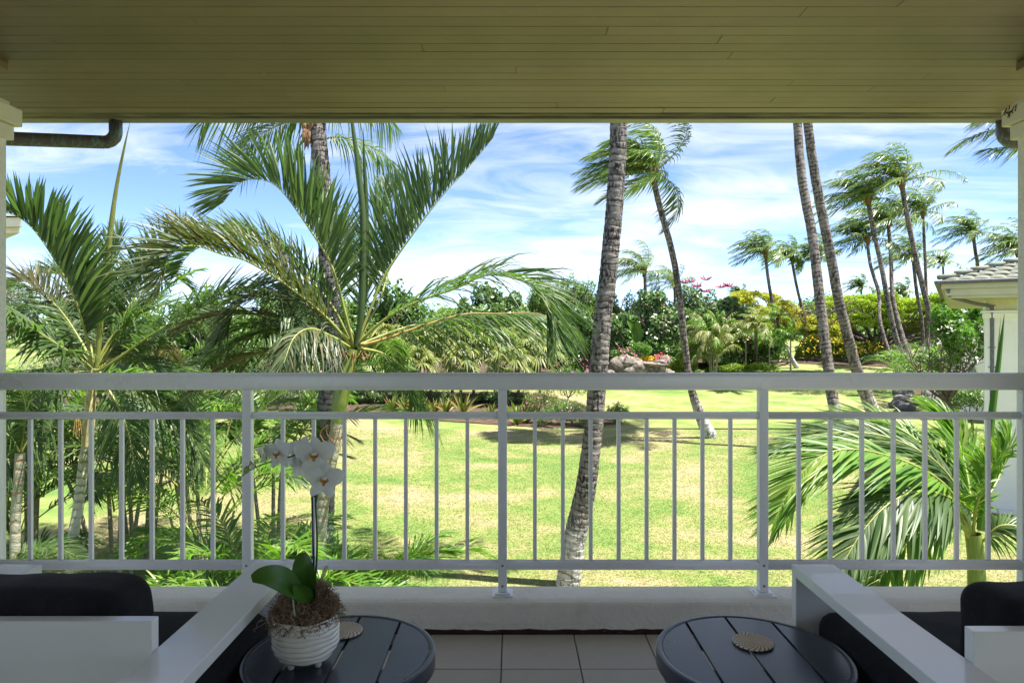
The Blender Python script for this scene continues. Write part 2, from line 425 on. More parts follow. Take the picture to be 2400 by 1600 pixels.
# insect nest stains on the right capital
mbn = MB()
for k in range(14):
    p = np.array([2.325 - .001, 3.19 + rng.normal(0, .02), 2.327 + rng.normal(0, .012)])
    mbn.tube([p, p+rng.normal(0, .008, 3)*(0, 1, 1), p+rng.normal(0, .012, 3)*(0, 1, 1)], .0016, 5)
mbn.obj('mud_daub', simple('brown_mud', (.09, .045, .03), rough=.9), bpy.data.objects['porch_column.001'], kind='stuff')

def downspout(s, label):
    d = thing('downspout', (s*2.37, 4.06, 2.4), label, 'drainpipe', 'drainpipes under the gutter ends')
    p0 = P(270, 341, 4.07) if s < 0 else P(2352, 341, 4.07)
    pts = [(p0[0], 4.075, ZC+.02), (p0[0], 4.075, p0[2]+.075)]
    for a in np.linspace(0, 90, 8)[1:]:
        pts.append((p0[0]+s*.06*(1-math.cos(R(a))), 4.075-.02*(a/90), p0[2]+.075-.06*math.sin(R(a))))
    pts2 = [pts[-1], (s*3.0, 3.62, 2.33)] if s < 0 else [pts[-1], (3.15, 3.9, 2.37), (3.4, 3.7, 2.33)]
    p = np.array(pts); rr = np.full(len(p), .037); rr[2:] += .0016*(np.arange(len(p)-2) % 2)
    MB().tube(p, rr, 20).obj('elbow', m_bronze, d, True)
    q, _ = spline(pts2, 30)
    MB().tube(q, .0385, 20).obj('pipe', m_bronze, d, True)
downspout(-1, 'dark bronze drainpipe with green verdigris streaks under the left of the eave')
downspout(1, 'dark bronze drainpipe elbow tucked behind the right column capital')

# ------------------------------------------------------------------ railing
rl = thing('balcony_railing', (0, 3.03, .131), 'white metal balcony railing with thick round-edged top rail and square balusters', 'railing')
YR = 3.03
def capsule(name, z0, z1, hw, x0, x1, parent):
    prof = []; zc = (z0+z1)/2; hh = (z1-z0)/2; r = min(hh, .022)
    for cx, cz, a0 in ((hw-r, hh-r, 0), (-(hw-r), hh-r, 90), (-(hw-r), -(hh-r), 180), (hw-r, -(hh-r), 270)):
        for a in np.linspace(a0, a0+90, 5): prof.append((cx+r*math.cos(R(a)), cz+r*math.sin(R(a))))
    k = len(prof); V = [(x, YR+a, zc+b) for x in (x0, x1) for a, b in prof]
    Fc = [(i, (i+1) % k, k+(i+1) % k, k+i) for i in range(k)] + [tuple(range(k))[::-1], tuple(range(k, 2*k))]
    return obj(name, V, Fc, m_rail, parent, True)
o = capsule('top_rail', 1.035, 1.111, .033, -2.40, 2.40, rl)
for p in o.data.polygons: p.use_smooth = len(p.vertices) == 4
posts = [-2.292, -1.172, -.042, 1.112, 2.272]; hb = .0195
bal_me = mesh('baluster', *boxg((-.0082, -.0082, 0), (.0082, .0082, .6225), .001), m_rail)
for i, x in enumerate(posts):
    po = box('post', (x-hb, YR-hb, .146), (x+hb, YR+hb, 1.036), m_rail, rl, .002)
    box('base_plate', (x-.034, YR-.034, .137), (x+.034, YR+.034, .1455), m_rail, po, .0015)
    box('base_plate', (x-.046, YR-.046, .1315), (x+.046, YR+.046, .1368), m_rail, po, .0015)
    for z in (.172, .262):
        V, Fq = lathe([(0.0001, 0), (.0052, 0), (.0052, .0015), (.003, .003), (.0001, .003)], 12)
        V = np.stack([V[:, 0]+x, YR-hb-V[:, 2], V[:, 1]+z], 1)
        obj('screw', V, Fq, m_screw, po)
for i, nb in enumerate((7, 7, 8, 7)):
    a, b = posts[i]+hb, posts[i+1]-hb
    for nm, z0, z1, hw in (('middle_rail', .905, .938, .015), ('bottom_rail', .238, .283, .021)):
        capsule(nm, z0, z1, hw, a-.001, b+.001, rl)
    for k in range(nb):
        x = a + (b-a)*(k+1)/(nb+1)
        put('baluster', bal_me, rl, (x, YR, .2825))

# ------------------------------------------------------------------ armchairs
def cushion(name, a, b, mat, parent, r=.05, puff=.015, seam=True):
    a = np.array(a, float); b = np.array(b, float); c = (a+b)/2; h = (b-a)/2; n = 26
    V = []; Fc = []; idx = {}
    for ax in range(3):
        for sg in (-1, 1):
            base = len(V); u, w = [i for i in range(3) if i != ax]
            for i in range(n+1):
                for j in range(n+1):
                    p = np.zeros(3); p[ax] = sg*h[ax]
                    p[u] = h[u]*math.sin((i/n-.5)*math.pi*.999)**1 if False else h[u]*(2*i/n-1)
                    p[w] = h[w]*(2*j/n-1)
                    V.append(p)
            for i in range(n):
                for j in range(n):
                    q = [base+i*(n+1)+j, base+(i+1)*(n+1)+j, base+(i+1)*(n+1)+j+1, base+i*(n+1)+j+1]
                    Fc.append(q if (sg > 0) == (ax != 1) else q[::-1])
    V = np.array(V)
    inner = np.clip(V, -(h-r), h-r); d = V-inner; L = np.linalg.norm(d, axis=1, keepdims=True)
    V = inner + d/np.maximum(L, 1e-6)*np.minimum(r, L)
    for ax in range(3):
        u, w = [i for i in range(3) if i != ax]
        g = (1-(V[:, u]/h[u])**2).clip(0)*(1-(V[:, w]/h[w])**2).clip(0)
        V[:, ax] += np.sign(V[:, ax])*puff*g*(np.abs(V[:, ax]) > h[ax]-r*.99)
    nz_ = np.array([mnoise.noise(Vector(v*9)) for v in V]); V += unit(V)*nz_[:, None]*.006
    return obj(name, V+c, Fc, mat, parent, True)
def armchair(x0, x1, yb, label):                       # outer sides, depth of the back
    aw = .128; za = .58; zb = .648; yf = 2.083; t = .031
    c = thing('armchair', ((x0+x1)/2, (yb+yf)/2, 0), label, 'armchair', 'white framed armchairs facing the garden')
    for a, b in ((x0, x0+aw), (x1-aw, x1)):
        box('armrest', (a, yb-.30, za-t), (b, yf, za), m_white, c, .0015)
        box('front_leg', (a+.0004, yf-t, 0), (b-.0004, yf-.0004, za-t-.0005), m_white, c, .0015)
        box('rear_leg', (a+.0004, yb-.2996, 0), (b-.0004, yb-.27, za-t-.0005), m_white, c, .0015)
        box('side_rail', (a+.02, yb-.25, .17), (b-.02, yf-t-.001, .235), m_white, c, .0015)
    xm = x0+aw+.30
    box('back_panel', (x0+aw+.0008, yb-.030, .20), (xm, yb, zb), m_white, c, .0012)
    box('back_panel', (xm+.0006, yb-.030, .20), (x1-aw-.0008, yb, zb), m_white, c, .0012)
    box('seat_base', (x0+.05, yb+.001, .215), (x1-.05, yf-t-.002, .262), m_white, c, .002)
    cushion('seat_cushion', (x0+.055, yb+.03, .27), (x1-.055, yf-.035, .462), m_fabric, c, .045, .012)
    cushion('back_cushion', (x0+aw+.105, yb+.012, .37), (x1-aw-.105, yb+.20, .685), m_fabric, c, .05, .010)
    # raised seam on the back of the cushion
    xa, xb = x0+aw+.175, x1-aw-.175
    pts, _ = spline([(xa, yb+.010, .45), (xa, yb+.006, .60), (xa+.04, yb+.004, .628), ((xa+xb)/2, yb+.004, .632), (xb-.04, yb+.004, .628), (xb, yb+.006, .60), (xb, yb+.010, .45)], 60)
    MB().tube(pts, .0022, 5).obj('cushion_seam', m_fabric, c, True)
    return c
armchair(-1.562, -.665, 1.534, 'white armchair with black cushions left of the potted orchid')
armchair(.853, 1.750, 1.482, 'white armchair with black cushions on the right, cut off by the photo edge')

# ------------------------------------------------------------------ side tables
def side_table(cx, cy, label):
    zt = .43; r = .252; rin = .2355
    t = thing('side_table', (cx, cy, 0), label, 'side table', 'round charcoal side tables')
    V, Fq = lathe([(rin, zt-.012), (rin, zt-.0008), (rin+.0008, zt), (r-.0025, zt), (r-.0008, zt-.0008), (r, zt-.003), (r, zt-.042), (r-.004, zt-.043), (r-.004, zt-.014), (rin, zt-.012)], 128, (cx, cy, 0))
    obj('rim', V, Fq, m_table, t, True)
    gap = .0042; ri = rin-.0012; edges = [-.127, 0, .127]
    bs = [-ri+.0001] + edges + [ri-.0001]
    for a, b in zip(bs[:-1], bs[1:]):
        a2 = a+(gap if a in edges else 0); b2 = b-(gap if b in edges else 0)
        xs = np.linspace(a2, b2, 26); ys = np.sqrt(np.maximum(ri*ri-xs*xs, 1e-8))
        out = [(x, y) for x, y in zip(xs, ys)] + [(x, -y) for x, y in zip(xs[::-1], ys[::-1])]
        k = len(out); V = [(cx+x, cy+y, z) for z in (zt-.0012, zt-.010) for x, y in out]
        obj('slat', V, [tuple(range(k))[::-1], tuple(range(k, 2*k))]+[(i, (i+1) % k, k+(i+1) % k, k+i) for i in range(k)], m_table, t)
    for yy in (-.10, .10):
        box('cross_bar', (cx-.2, cy+yy-.03, zt-.026), (cx+.2, cy+yy+.03, zt-.0105), m_table, t)
    for k in range(3):
        a = R(90+120*k); MB().tube([(cx+.2*math.cos(a), cy+.2*math.sin(a), zt-.03), (cx+.21*math.cos(a), cy+.21*math.sin(a), 0)], .011, 12).obj('leg', m_table, t, True)
    return t
side_table(-.458, 1.824, 'round charcoal slatted table carrying the potted orchid')
side_table(.642, 1.822, 'round charcoal slatted table on the right carrying only a coaster')

def coastermat():
    t = NT('woven_two_tone_straw'); co = t.co('Object'); s = t.n('ShaderNodeSeparateXYZ'); t.l(co, s.inputs[0])
    ang = t.math('ARCTAN2', s.outputs[1], s.outputs[0])
    rr = t.math('SQRT', t.math('ADD', t.math('POWER', s.outputs[0], 2), t.math('POWER', s.outputs[1], 2)))
    ph = t.math('ADD', t.math('MULTIPLY', ang, 24/(2*math.pi)), t.math('MULTIPLY', rr, 60))
    f = t.math('FRACT', ph)
    c = t.mix(t.ramp(f, [(.0, 0), (.06, 1), (.30, 1), (.40, 0)]), (.90, .87, .82), (.50, .27, .14))
    return t.done(t.bsdf(c, .8, .2, t.bump(t.math('SINE', t.math('MULTIPLY', ph, 12.566)), .12, .0004)))
m_coast = coastermat()
def coaster(cx, cy, label):
    r = .0545; z = .4303; n = 96
    V, Fq = lathe([(r*.9, .0002)]+[(p[0], p[1]) for p in _coil(r)], n, (cx, cy, z))
    o = obj('coaster', V, Fq, m_coast, None, True)
    off = np.array([cx, cy, z]); V2 = V - off
    o.data.vertices.foreach_set('co', np.asarray(V2, np.float32).ravel()); o.location = off; WL[o.name] = off
    return tag(o, label, 'coaster', 'woven coasters on the tables')
def _coil(r):
    out = []
    for k in range(9):
        c = r*(1-(k+.5)/9.0); rr = r/18
        for a in ([-75, -35, 0, 35, 70, 100, 140] if k == 0 else [35, 70, 100, 140]):
            out.append((max(c+rr*math.cos(R(a)), .0002), .0032+rr*1.05*math.sin(R(a))))
    return out
coaster(-.483, 1.955, 'woven brown and white coaster partly hidden by the orchid pot')
coaster(.664, 1.882, 'woven brown and white coaster alone on the right table')

# ------------------------------------------------------------------ potted orchid
PX, PY = -.536, 1.775; ZT = .4305
def glaze():
    t = NT('white_glazed_ceramic'); co = t.co('Object')
    c = t.mix(t.noise(co, 18, 4), (.86, .83, .78), (.78, .76, .71))
    c = t.mix(t.ramp(t.noise(co, 55, 2), [(.76, 0), (.78, 1)]), c, (.12, .10, .08))
    return t.done(t.bsdf(c, .16, .6, t.bump(t.noise(co, 25, 2), .1, .003), coat=.6))
pot_root = thing('potted_orchid', (PX, PY, ZT), 'white moth orchid in a ribbed white pot topped with dry moss', 'orchid')
prof = [(.0005, .012), (.045, .012), (.062, .017)]
z = .020; nr = 8
for k in range(nr):
    zc = .026+.0128*k; env = .0855 if k > 1 else (.071 if k == 0 else .0805)
    for a in np.linspace(-80, 80, 7): prof.append((env-.0045+.0045*math.cos(R(a)), zc+.0062*math.sin(R(a))))
prof += [(.0845, .1255), (.082, .127), (.079, .1255), (.077, .11), (.074, .085), (.0005, .085)]
def wob(th, i, r): return (r/.085)*(.0016*np.sin(3*th+i*.13)+.0012*np.sin(7*th+i*.21+1))*(1 if i > 2 else 0)
V, Fq = lathe(prof, 96, (PX, PY, ZT), wob)
pot = obj('pot', V, Fq, glaze(), pot_root, True)
for a in (-122, -35, 55, 145):
    q = (PX+.048*math.cos(R(a)), PY+.048*math.sin(R(a)), 0)
    V, Fq = lathe([(.0005, 0), (.007, .0), (.009, .004), (.0105, .022)], 16, (q[0], q[1], ZT))
    obj('foot', V, Fq, pot.data.materials[0], pot_root, True)
# dry moss: thousands of curled fibres over a dark core of soil
V, Fq = lathe([(.0005, .135), (.03, .132), (.055, .122), (.072, .112), (.074, .10)], 40, (PX, PY, ZT))
obj('soil', V, Fq, simple('dark_soil', (.02, .013, .009), rough=1), pot_root, True)
def fibres(n, seed):
    g = np.random.default_rng(seed); Vs = []; Fs = []; off = 0
    for i in range(n):
        a = g.uniform(0, 2*np.pi); rr = .078*math.sqrt(g.uniform()); 
        hh = .118+.072*max(0, 1-(rr/.085)**2)*(.75+.5*math.sin(2*a+.4))+g.normal(0, .004)
        p = np.array([PX+rr*math.cos(a), PY+rr*math.sin(a), ZT+hh])
        if g.uniform() < .07: p = np.array([PX+.083*math.cos(a), PY+.083*math.sin(a), ZT+.118])
        d = unit(np.array([math.cos(a)*.5, math.sin(a)*.5, g.normal(.2, .6)])+g.normal(0, .9, 3)); ax = unit(g.normal(0, 1, 3)); L = g.uniform(.015, .042); m = 7
        pts = [p]; k = g.uniform(.2, .9)*g.choice([-1, 1])
        for j in range(m-1):
            d = unit(d+k*np.cross(ax, d)+g.normal(0, .15, 3)); 
            d[2] -= .05; pts.append(pts[-1]+d*L/m)
        w = g.uniform(.0005, .0012)
        v, f, _ = tubeg(pts, w, 3); Vs.append(v); Fs.append(f+off); off += len(v)
    return np.vstack(Vs), np.vstack(Fs)
def mossmat():
    t = NT('dry_moss_fibre'); g = t.n('ShaderNodeNewGeometry')
    return t.done(t.bsdf(t.ramp(g.outputs['Random Per Island'], [(0, (.16, .10, .06)), (.5, (.36, .26, .17)), (.85, (.52, .41, .30)), (1, (.42, .24, .12))]), .8, .2))
Vm, Fm = fibres(4200, 3)
mmoss = mossmat(); obj('moss', Vm, Fm, mmoss, pot_root, kind='stuff')
for pts in ([(625, 1437, 1.70), (613, 1450, 1.69), (602, 1462, 1.69), (603, 1470, 1.69), (598, 1474, 1.69)], [(630, 1452, 1.70), (614, 1464, 1.69), (606, 1468, 1.69), (594, 1474, 1.69), (598, 1480, 1.69)], [(800, 1424, 1.78), (806, 1418, 1.78), (812, 1423, 1.78), (814, 1432, 1.78)]):
    q, _ = spline([P(*p) for p in pts], 14); MB().tube(q, .0007, 4).obj('moss_strand', mmoss, pot_root)
m_root = simple('silver_green_root', (.42, .47, .38), (.34, .42, .30), 40, .5, .3)
for pts, rad in (([(696, 1408, 1.745), (690, 1398, 1.73), (687, 1400, 1.715), (688, 1420, 1.70), (690, 1434, 1.695), (691, 1443, 1.69)], .0023), ([(785, 1416, 1.80), (794, 1424, 1.78), (795, 1435, 1.76), (806, 1438, 1.75), (813, 1441, 1.745)], .0033)):
    q, _ = spline([P(*p) for p in pts], 24); MB().tube(q, rad*(1-.35*np.linspace(0, 1, 24)**3)+.0002*np.sin(np.arange(24)*1.3), 8).obj('air_root', m_root, pot_root, True)
# leaves
def orchid_leafmat():
    t = NT('glossy_orchid_leaf'); uv = t.n('ShaderNodeUVMap'); s = t.n('ShaderNodeSeparateXYZ'); t.l(uv.outputs[0], s.inputs[0])
    c = t.mix(t.noise(t.co('Object'), 22, 4), (.075, .19, .018), (.05, .14, .018))
    c = t.mix(t.ramp(t.math('ABSOLUTE', s.outputs[0]), [(0, .5), (.05, 0)]), c, (.10, .20, .03))
    return t.done(t.bsdf(c, .35, .45, t.bump(t.noise(t.co('Object'), 90, 3), .1, .001)))
m_oleaf = orchid_leafmat()
def blade(name, cps, hw, mat, parent, fold=.25, n=22, m=6, up=(0, -1, .6), thick=.0012, prof=None):
    q, L = spline(cps, n); T, U, S = frames(q, np.array(up, float)); s = np.linspace(0, 1, n)
    w = hw*(prof(s) if prof else (np.sin(np.pi*np.clip(s*.93+.04, 0, 1))**.55*(.55+.45*np.minimum(1, s*2.2))))
    xs = np.linspace(-1, 1, 2*m+1)
    V = q[:, None]+S[:, None]*(xs[None, :, None]*w[:, None, None])+U[:, None]*(np.abs(xs)[None, :, None]**1.5*w[:, None, None]*fold)
    k = 2*m+1; i = np.arange(n-1)[:, None]*k; j = np.arange(k-1)[None]
    Fq = np.stack([i+j, i+j+1, i+k+j+1, i+k+j], -1).reshape(-1, 4); V = V.reshape(-1, 3)
    uv = np.stack([np.tile(xs, n), np.repeat(s, k)], 1)
    V2 = V-np.repeat(U, k, 0)*thick
    return obj(name, np.vstack([V, V2]), np.vstack([Fq, Fq[:, ::-1]+len(V)]), mat, parent, True, np.vstack([uv, uv]))
blade('leaf', [P(722, 1402, 1.76), P(692, 1380, 1.725), P(652, 1358, 1.68), P(617, 1351, 1.655), P(590, 1356, 1.64)], .037, m_oleaf, pot_root, .22, up=(.1, -.75, .8))
blade('leaf', [P(722, 1405, 1.765), P(716, 1370, 1.75), P(711, 1330, 1.745), P(708, 1294, 1.76)], .0305, m_oleaf, pot_root, .25)
blade('leaf', [P(728, 1412, 1.76), P(715, 1396, 1.735), P(700, 1380, 1.715), P(689, 1370, 1.70)], .021, m_oleaf, pot_root, .35)
blade('leaf', [P(730, 1410, 1.79), P(742, 1385, 1.83), P(757, 1355, 1.89), P(768, 1332, 1.95)], .030, m_oleaf, pot_root, .2, up=(-.8, -.6, .2))
m_stem = simple('orchid_stem_green', (.06, .12, .02), (.05, .085, .03), 30, .45, .4)
stem_pts = [P(732, 1400, 1.775), P(741, 1330, 1.775), P(743, 1260, 1.77), P(740, 1190, 1.77), P(737, 1140, 1.765), P(725, 1085, 1.765), P(700, 1066, 1.77), P(672, 1072, 1.77), P(640, 1080, 1.765), P(610, 1090, 1.76), P(585, 1102, 1.755), P(566, 1116, 1.75)]
q, _ = spline(stem_pts, 70); MB().tube(q, np.linspace(.0030, .0014, 70), 8).obj('stem', m_stem, pot_root, True)
MB().tube([P(737, 1402, 1.765), P(734, 1275, 1.763), P(731, 1150, 1.76)], .0026, 8).obj('stake', simple('dark_plastic_stake', (.012, .03, .035), rough=.3), pot_root, True)
c0 = P(734, 1306, 1.765); V, Fq = lathe([(.0045, -.003), (.006, 0), (.0045, .003)], 12, c0); obj('clip', V, Fq, simple('green_clip', (.01, .16, .10), rough=.4), pot_root, True)
MB().tube([P(735, 1152, 1.758), P(738, 1158, 1.757), P(740, 1163, 1.757)], .0052, 8).obj('clip', simple('black_clip', (.015, .02, .018), rough=.4), pot_root, True)
def petalmat():
    t = NT('white_petal'); c = t.mix(t.noise(t.co('Object'), 35, 4), (.92, .92, .92), (.86, .88, .86))
    b = t.bsdf(c, .45, .3, t.bump(t.noise(t.co('Object', (1, 1, 1)), 160, 3), .12, .0008)); tr = t.n('ShaderNodeBsdfTranslucent'); t.l(c, tr.inputs[0])
    x = t.n('ShaderNodeMixShader'); x.inputs[0].default_value = .4; t.l(b, x.inputs[1]); t.l(tr.outputs[0], x.inputs[2]); return t.done(x.outputs[0])
m_petal = petalmat(); m_lip = simple('amber_orchid_lip', (.72, .42, .06), (.50, .18, .03), 120, .4, .4); m_bud = simple('lime_orchid_bud', (.40, .46, .16), (.30, .38, .12), 60, .5, .3)
m_green_petal = simple('greenish_white_petal', (.66, .70, .48), (.74, .76, .66), 50, .5, .3)
from mathutils import Matrix
def flower(c, size, yaw, pitch, roll=0, label=None, open_=1.0, pm=None):
    M = (Matrix.Rotation(R(yaw), 3, 'Z') @ Matrix.Rotation(R(pitch), 3, 'X') @ Matrix.Rotation(R(roll), 3, 'Y'))
    M = np.array(M); pm = pm or m_petal
    f = lambda x, y, z: tuple(c + M @ (np.array([x, -y, z])*size))       # x right, y towards viewer, z up
    up = tuple(M @ np.array([0, -1.0, 0]))
    Vl, Fl = lathe([(.0003, 0), (.006, .001), (.009, .006), (.006, .011), (.0003, .012)], 12)
    Vl = np.array([c + M @ (np.array([v[0]*.8, -v[2]*1.1-.002, v[1]*.7+.004])*size/.045*1.0) for v in Vl])
    fl = obj('flower', Vl, Fl, pm, pot_root, True)
    if label: fl['label'] = label
    rp = lambda s: np.sin(np.pi*np.clip(s*.90+.05, 0, 1))**.42*(.35+.65*np.minimum(1, s*2.6))
    sp = lambda s: np.sin(np.pi*np.clip(s*.92+.05, 0, 1))**.7
    o = open_
    for sg in (-1, 1):
        blade('petal', [f(sg*.05, .0, .02), f(sg*.45*o, .10+.3*(1-o), .18), f(sg*.85*o, .12+.5*(1-o), .20), f(sg*1.12*o, .02+.7*(1-o), .10)], .56*size, pm, fl, -.16, 16, 6, up, .0006, rp)
        blade('sepal', [f(sg*.03, -.06, -.02), f(sg*.25*o, -.05, -.38), f(sg*.48*o, -.08, -.75), f(sg*.58*o, -.14, -1.0)], .34*size, pm, fl, -.18, 14, 4, up, .0006, sp)
    blade('sepal', [f(0, -.06, .02), f(0, -.05, .4), f(0, -.02, .78), f(0, .04, 1.04)], .38*size, pm, fl, -.15, 14, 4, up, .0006, sp)
    if o > .8:
        for sg in (-1, 1):
            blade('lip_lobe', [f(0, .06, -.06), f(sg*.12, .16, -.10), f(sg*.20, .26, -.02), f(sg*.20, .30, .10)], .075*size, m_lip, fl, .4, 10, 3, up, .0006, sp)
        blade('lip', [f(0, .06, -.06), f(0, .20, -.16), f(0, .28, -.26), f(0, .24, -.36)], .11*size, m_lip, fl, .5, 10, 3, up, .0006, sp)
        q, _ = spline([f(0, .05, .08), f(0, .16, .10), f(0, .2, .03)], 8); MB().tube(q, .05*size, 8).obj('column', pm, fl, True)
    return fl
flower(P(737, 1066, 1.745), .044, 8, -8, 0, 'largest orchid bloom at the centre of the spray')
flower(P(759, 1124, 1.735), .042, 18, -10, 8, 'lowest orchid bloom, turned slightly right')
flower(P(652, 1062, 1.75), .036, -14, -6, -6, 'left orchid bloom behind the buds')
flower(P(712, 1060, 1.79), .040, 170, 10, 0, 'orchid bloom seen from behind the central one')
flower(P(700, 1090, 1.785), .034, 150, -20, 0, 'orchid bloom tucked behind and below the centre')
flower(P(616, 1064, 1.755), .024, -40, 0, 10, 'half open pale green bloom', .5, m_green_petal)
flower(P(596, 1088, 1.752), .024, -60, 20, 30, 'just opening lime bloom beside the buds', .3, m_green_petal)
def bud(c, r, tilt):
    V, Fq = lathe([(.0002, -1.25), (.5, -1.0), (.9, -.45), (1, .1), (.8, .7), (.4, 1.1), (.0002, 1.25)], 16); V = V*r
    a = R(tilt); V = np.stack([V[:, 0]*math.cos(a)+V[:, 2]*math.sin(a), V[:, 1], -V[:, 0]*math.sin(a)+V[:, 2]*math.cos(a)], 1)
    obj('bud', V+c, Fq, m_bud, pot_root, True)
bud(P(577, 1101, 1.75), .0088, 20); bud(P(561, 1121, 1.75), .0062, 25)
for k, pts in enumerate(([(600, 1094, 1.755), (590, 1088, 1.752), (582, 1092, 1.75)], [(640, 1080, 1.765), (645, 1070, 1.76), (650, 1064, 1.755)], [(737, 1140, 1.765), (750, 1132, 1.75), (757, 1126, 1.742)], [(722, 1082, 1.765), (730, 1072, 1.755), (736, 1067, 1.75)])):
    q, _ = spline([P(*p) for p in pts], 8); MB().tube(q, .0011, 6).obj('flower_stalk', m_stem, pot_root, True)
# ------------------------------------------------------------------ ground
def lawnmat(name='lawn_grass', blade_=False):
    t = NT(name); g = t.n('ShaderNodeNewGeometry'); co = g.outputs['Position']
    big = t.noise(co, .22, 3, .5, .8); mid = t.noise(co, .75, 4, .6, .6); small = t.noise(co, 3.2, 4, .65, .3)
    s = t.math('ADD', t.math('MULTIPLY', big, .50), t.math('ADD', t.math('MULTIPLY', mid, .32), t.math('MULTIPLY', small, .18)))
    c = t.ramp(s, [(.38, (.075, .145, .028)), (.45, (.118, .175, .038)), (.50, (.165, .19, .056)), (.55, (.215, .205, .088)), (.61, (.275, .23, .13))])
    c = t.mix(t.ramp(t.noise(co, 22, 3, .7), [(.45, 0), (.75, .25)]), c, (.30, .28, .15))
    if blade_:
        r = g.outputs['Random Per Island']; c = t.mix(t.ramp(r, [(.7, 0), (1, .35)]), c, (.31, .28, .14))
        b = t.bsdf(t.mix(.0, c, c), .7, .15); tr = t.n('ShaderNodeBsdfTranslucent'); t.l(c, tr.inputs[0]); x = t.n('ShaderNodeMixShader'); x.inputs[0].default_value = .5
        t.l(b, x.inputs[1]); t.l(tr.outputs[0], x.inputs[2]); return t.done(x.outputs[0])
    return t.done(t.bsdf(c, .9, .15, t.bump(t.noise(co, 34, 4, .7), .5, .03)))
m_lawn = lawnmat(); m_blade = lawnmat('grass_blades', True)
gx = np.r_[np.linspace(-400, -60, 12), np.linspace(-55, 55, 100), np.linspace(60, 400, 12)]; gy = np.r_[np.linspace(-40, 4, 8), np.linspace(5, 90, 120), np.linspace(100, 1500, 18)]
V = [(x, y, gz(x, y)) for y in gy for x in gx]; nx = len(gx)
Fq = np.array([(i*nx+j, i*nx+j+1, (i+1)*nx+j+1, (i+1)*nx+j) for i in range(len(gy)-1) for j in range(nx-1)])
obj('ground', V, Fq, m_lawn, smooth=True, kind='structure')
# grass blades on the nearer lawn
N = 260000
y_ = 9 + 22*rng.uniform(size=N)**1.3; x_ = (rng.uniform(-.62, .76, N))*y_
z_ = np.array([gz(a, b) for a, b in zip(x_, y_)])
hgt = rng.uniform(.008, .018, N)*(1+.012*y_); th = rng.uniform(0, 2*np.pi, N); wd = .004+.00055*y_
c_, s_ = np.cos(th), np.sin(th); lx, ly = rng.normal(0, .045, N), rng.normal(0, .045, N)
V = np.stack([np.stack([x_-c_*wd, y_-s_*wd, z_-.005], 1), np.stack([x_+c_*wd, y_+s_*wd, z_-.005], 1), np.stack([x_+lx, y_+ly, z_+hgt], 1)], 1).reshape(-1, 3)
me = mesh('grass', V, np.arange(3*N).reshape(-1, 3), m_blade)
tag(put('grass', me), 'short sunlit lawn grass, part green and part dry straw', 'grass', kind='stuff')
m_mulch = simple('brown_mulch', (.11, .075, .055), (.05, .033, .025), 3, .95, .1, .9, 14, .05, detail=6)
def bed(name, outline, mat=m_mulch, lift=.03, n=14):   # outline in pixels on the ground
    pts = np.array([G(*p) for p in outline]); pts = np.vstack([pts, pts[:1]]); q, _ = spline(pts, 90); q = q[:-1]; c = q.mean(0)
    V = []; Fc = []
    k = len(q)
    for i in range(n+1):
        f = 1-i/n
        for p in q:
            w = c+(p-c)*f*(1+.012*rng.normal()*(i == 0)); V.append((w[0], w[1], gz(w[0], w[1])+lift*min(1, i)+.02*i/n-(.02 if i == 0 else 0)))
    for i in range(n):
        for j in range(k): Fc.append((i*k+j, i*k+(j+1) % k, (i+1)*k+(j+1) % k, (i+1)*k+j))
    return obj(name, V, Fc, mat, smooth=True, kind='structure')
bed('planting_bed', [(560, 975), (900, 972), (1120, 978), (1240, 1000), (1420, 1003), (1450, 975), (1300, 925), (1000, 915), (600, 915), (300, 920), (-300, 960), (-300, 1040), (100, 1010)])
bed('planting_bed', [(1440, 905), (1600, 868), (1780, 858), (1760, 848), (1850, 842), (2160, 852), (2400, 870), (2500, 838), (1100, 838), (900, 880)])
bed('planting_bed', [(2085, 915), (2150, 935), (2420, 975), (2560, 950), (2500, 905), (2200, 898)])

# ------------------------------------------------------------------ palms
def bark(name, light, dark, pitch=.09, pat=.5, ringdark=.8, scale=1.0, foot=0):
    t = NT(name); uv = t.n('ShaderNodeUVMap'); s = t.n('ShaderNodeSeparateXYZ'); t.l(uv.outputs[0], s.inputs[0]); co = t.co('Object')
    wob_ = t.math('MULTIPLY', t.noise(t.co('Object', (4*scale, 4*scale, 3*scale)), 1.6, 3, .6), 1.3)
    ph = t.math('ADD', t.math('DIVIDE', s.outputs[1], pitch), wob_); f = t.math('FRACT', ph)
    ring = t.ramp(f, [(0, 1), (.18, 1), (.34, .2), (.8, 0), (.93, 0), (1, 1)])
    ringm = t.math('MULTIPLY', ring, t.ramp(t.noise(co, 7*scale, 3, .6), [(.38, .15), (.6, 1)]))
    sp = t.ramp(t.noise(t.co('Object', (26*scale, 26*scale, 8*scale)), 1, 4, .65), [(.47, 0), (.53, 1)])
    sp2 = t.math('MULTIPLY', sp, t.ramp(t.noise(co, 3.2*scale, 3, .6), [(.36, 0), (.54, 1)]))
    c = t.mix(t.noise(co, 12*scale, 4), light, tuple(x*.72 for x in light))
    c = t.mix(t.math('MULTIPLY', ringm, ringdark), c, dark); c = t.mix(t.math('MULTIPLY', sp2, pat), c, dark)
    if foot:
        fm = t.math('MULTIPLY', t.ramp(t.math('ADD', t.math('DIVIDE', s.outputs[1], foot), t.math('MULTIPLY', t.noise(co, 2.5, 4, .7), .7)), [(.75, 1), (1.0, 0)]), t.math('SUBTRACT', 1.0, t.math('MULTIPLY', t.math('MAXIMUM', ringm, sp2), .75)))
        c = t.mix(fm, c, (.50, .48, .46))
    return t.done(t.bsdf(c, .85, .2, t.bump(t.math('SUBTRACT', t.noise(co, 40*scale, 4, .7), ringm), .9, .012)))
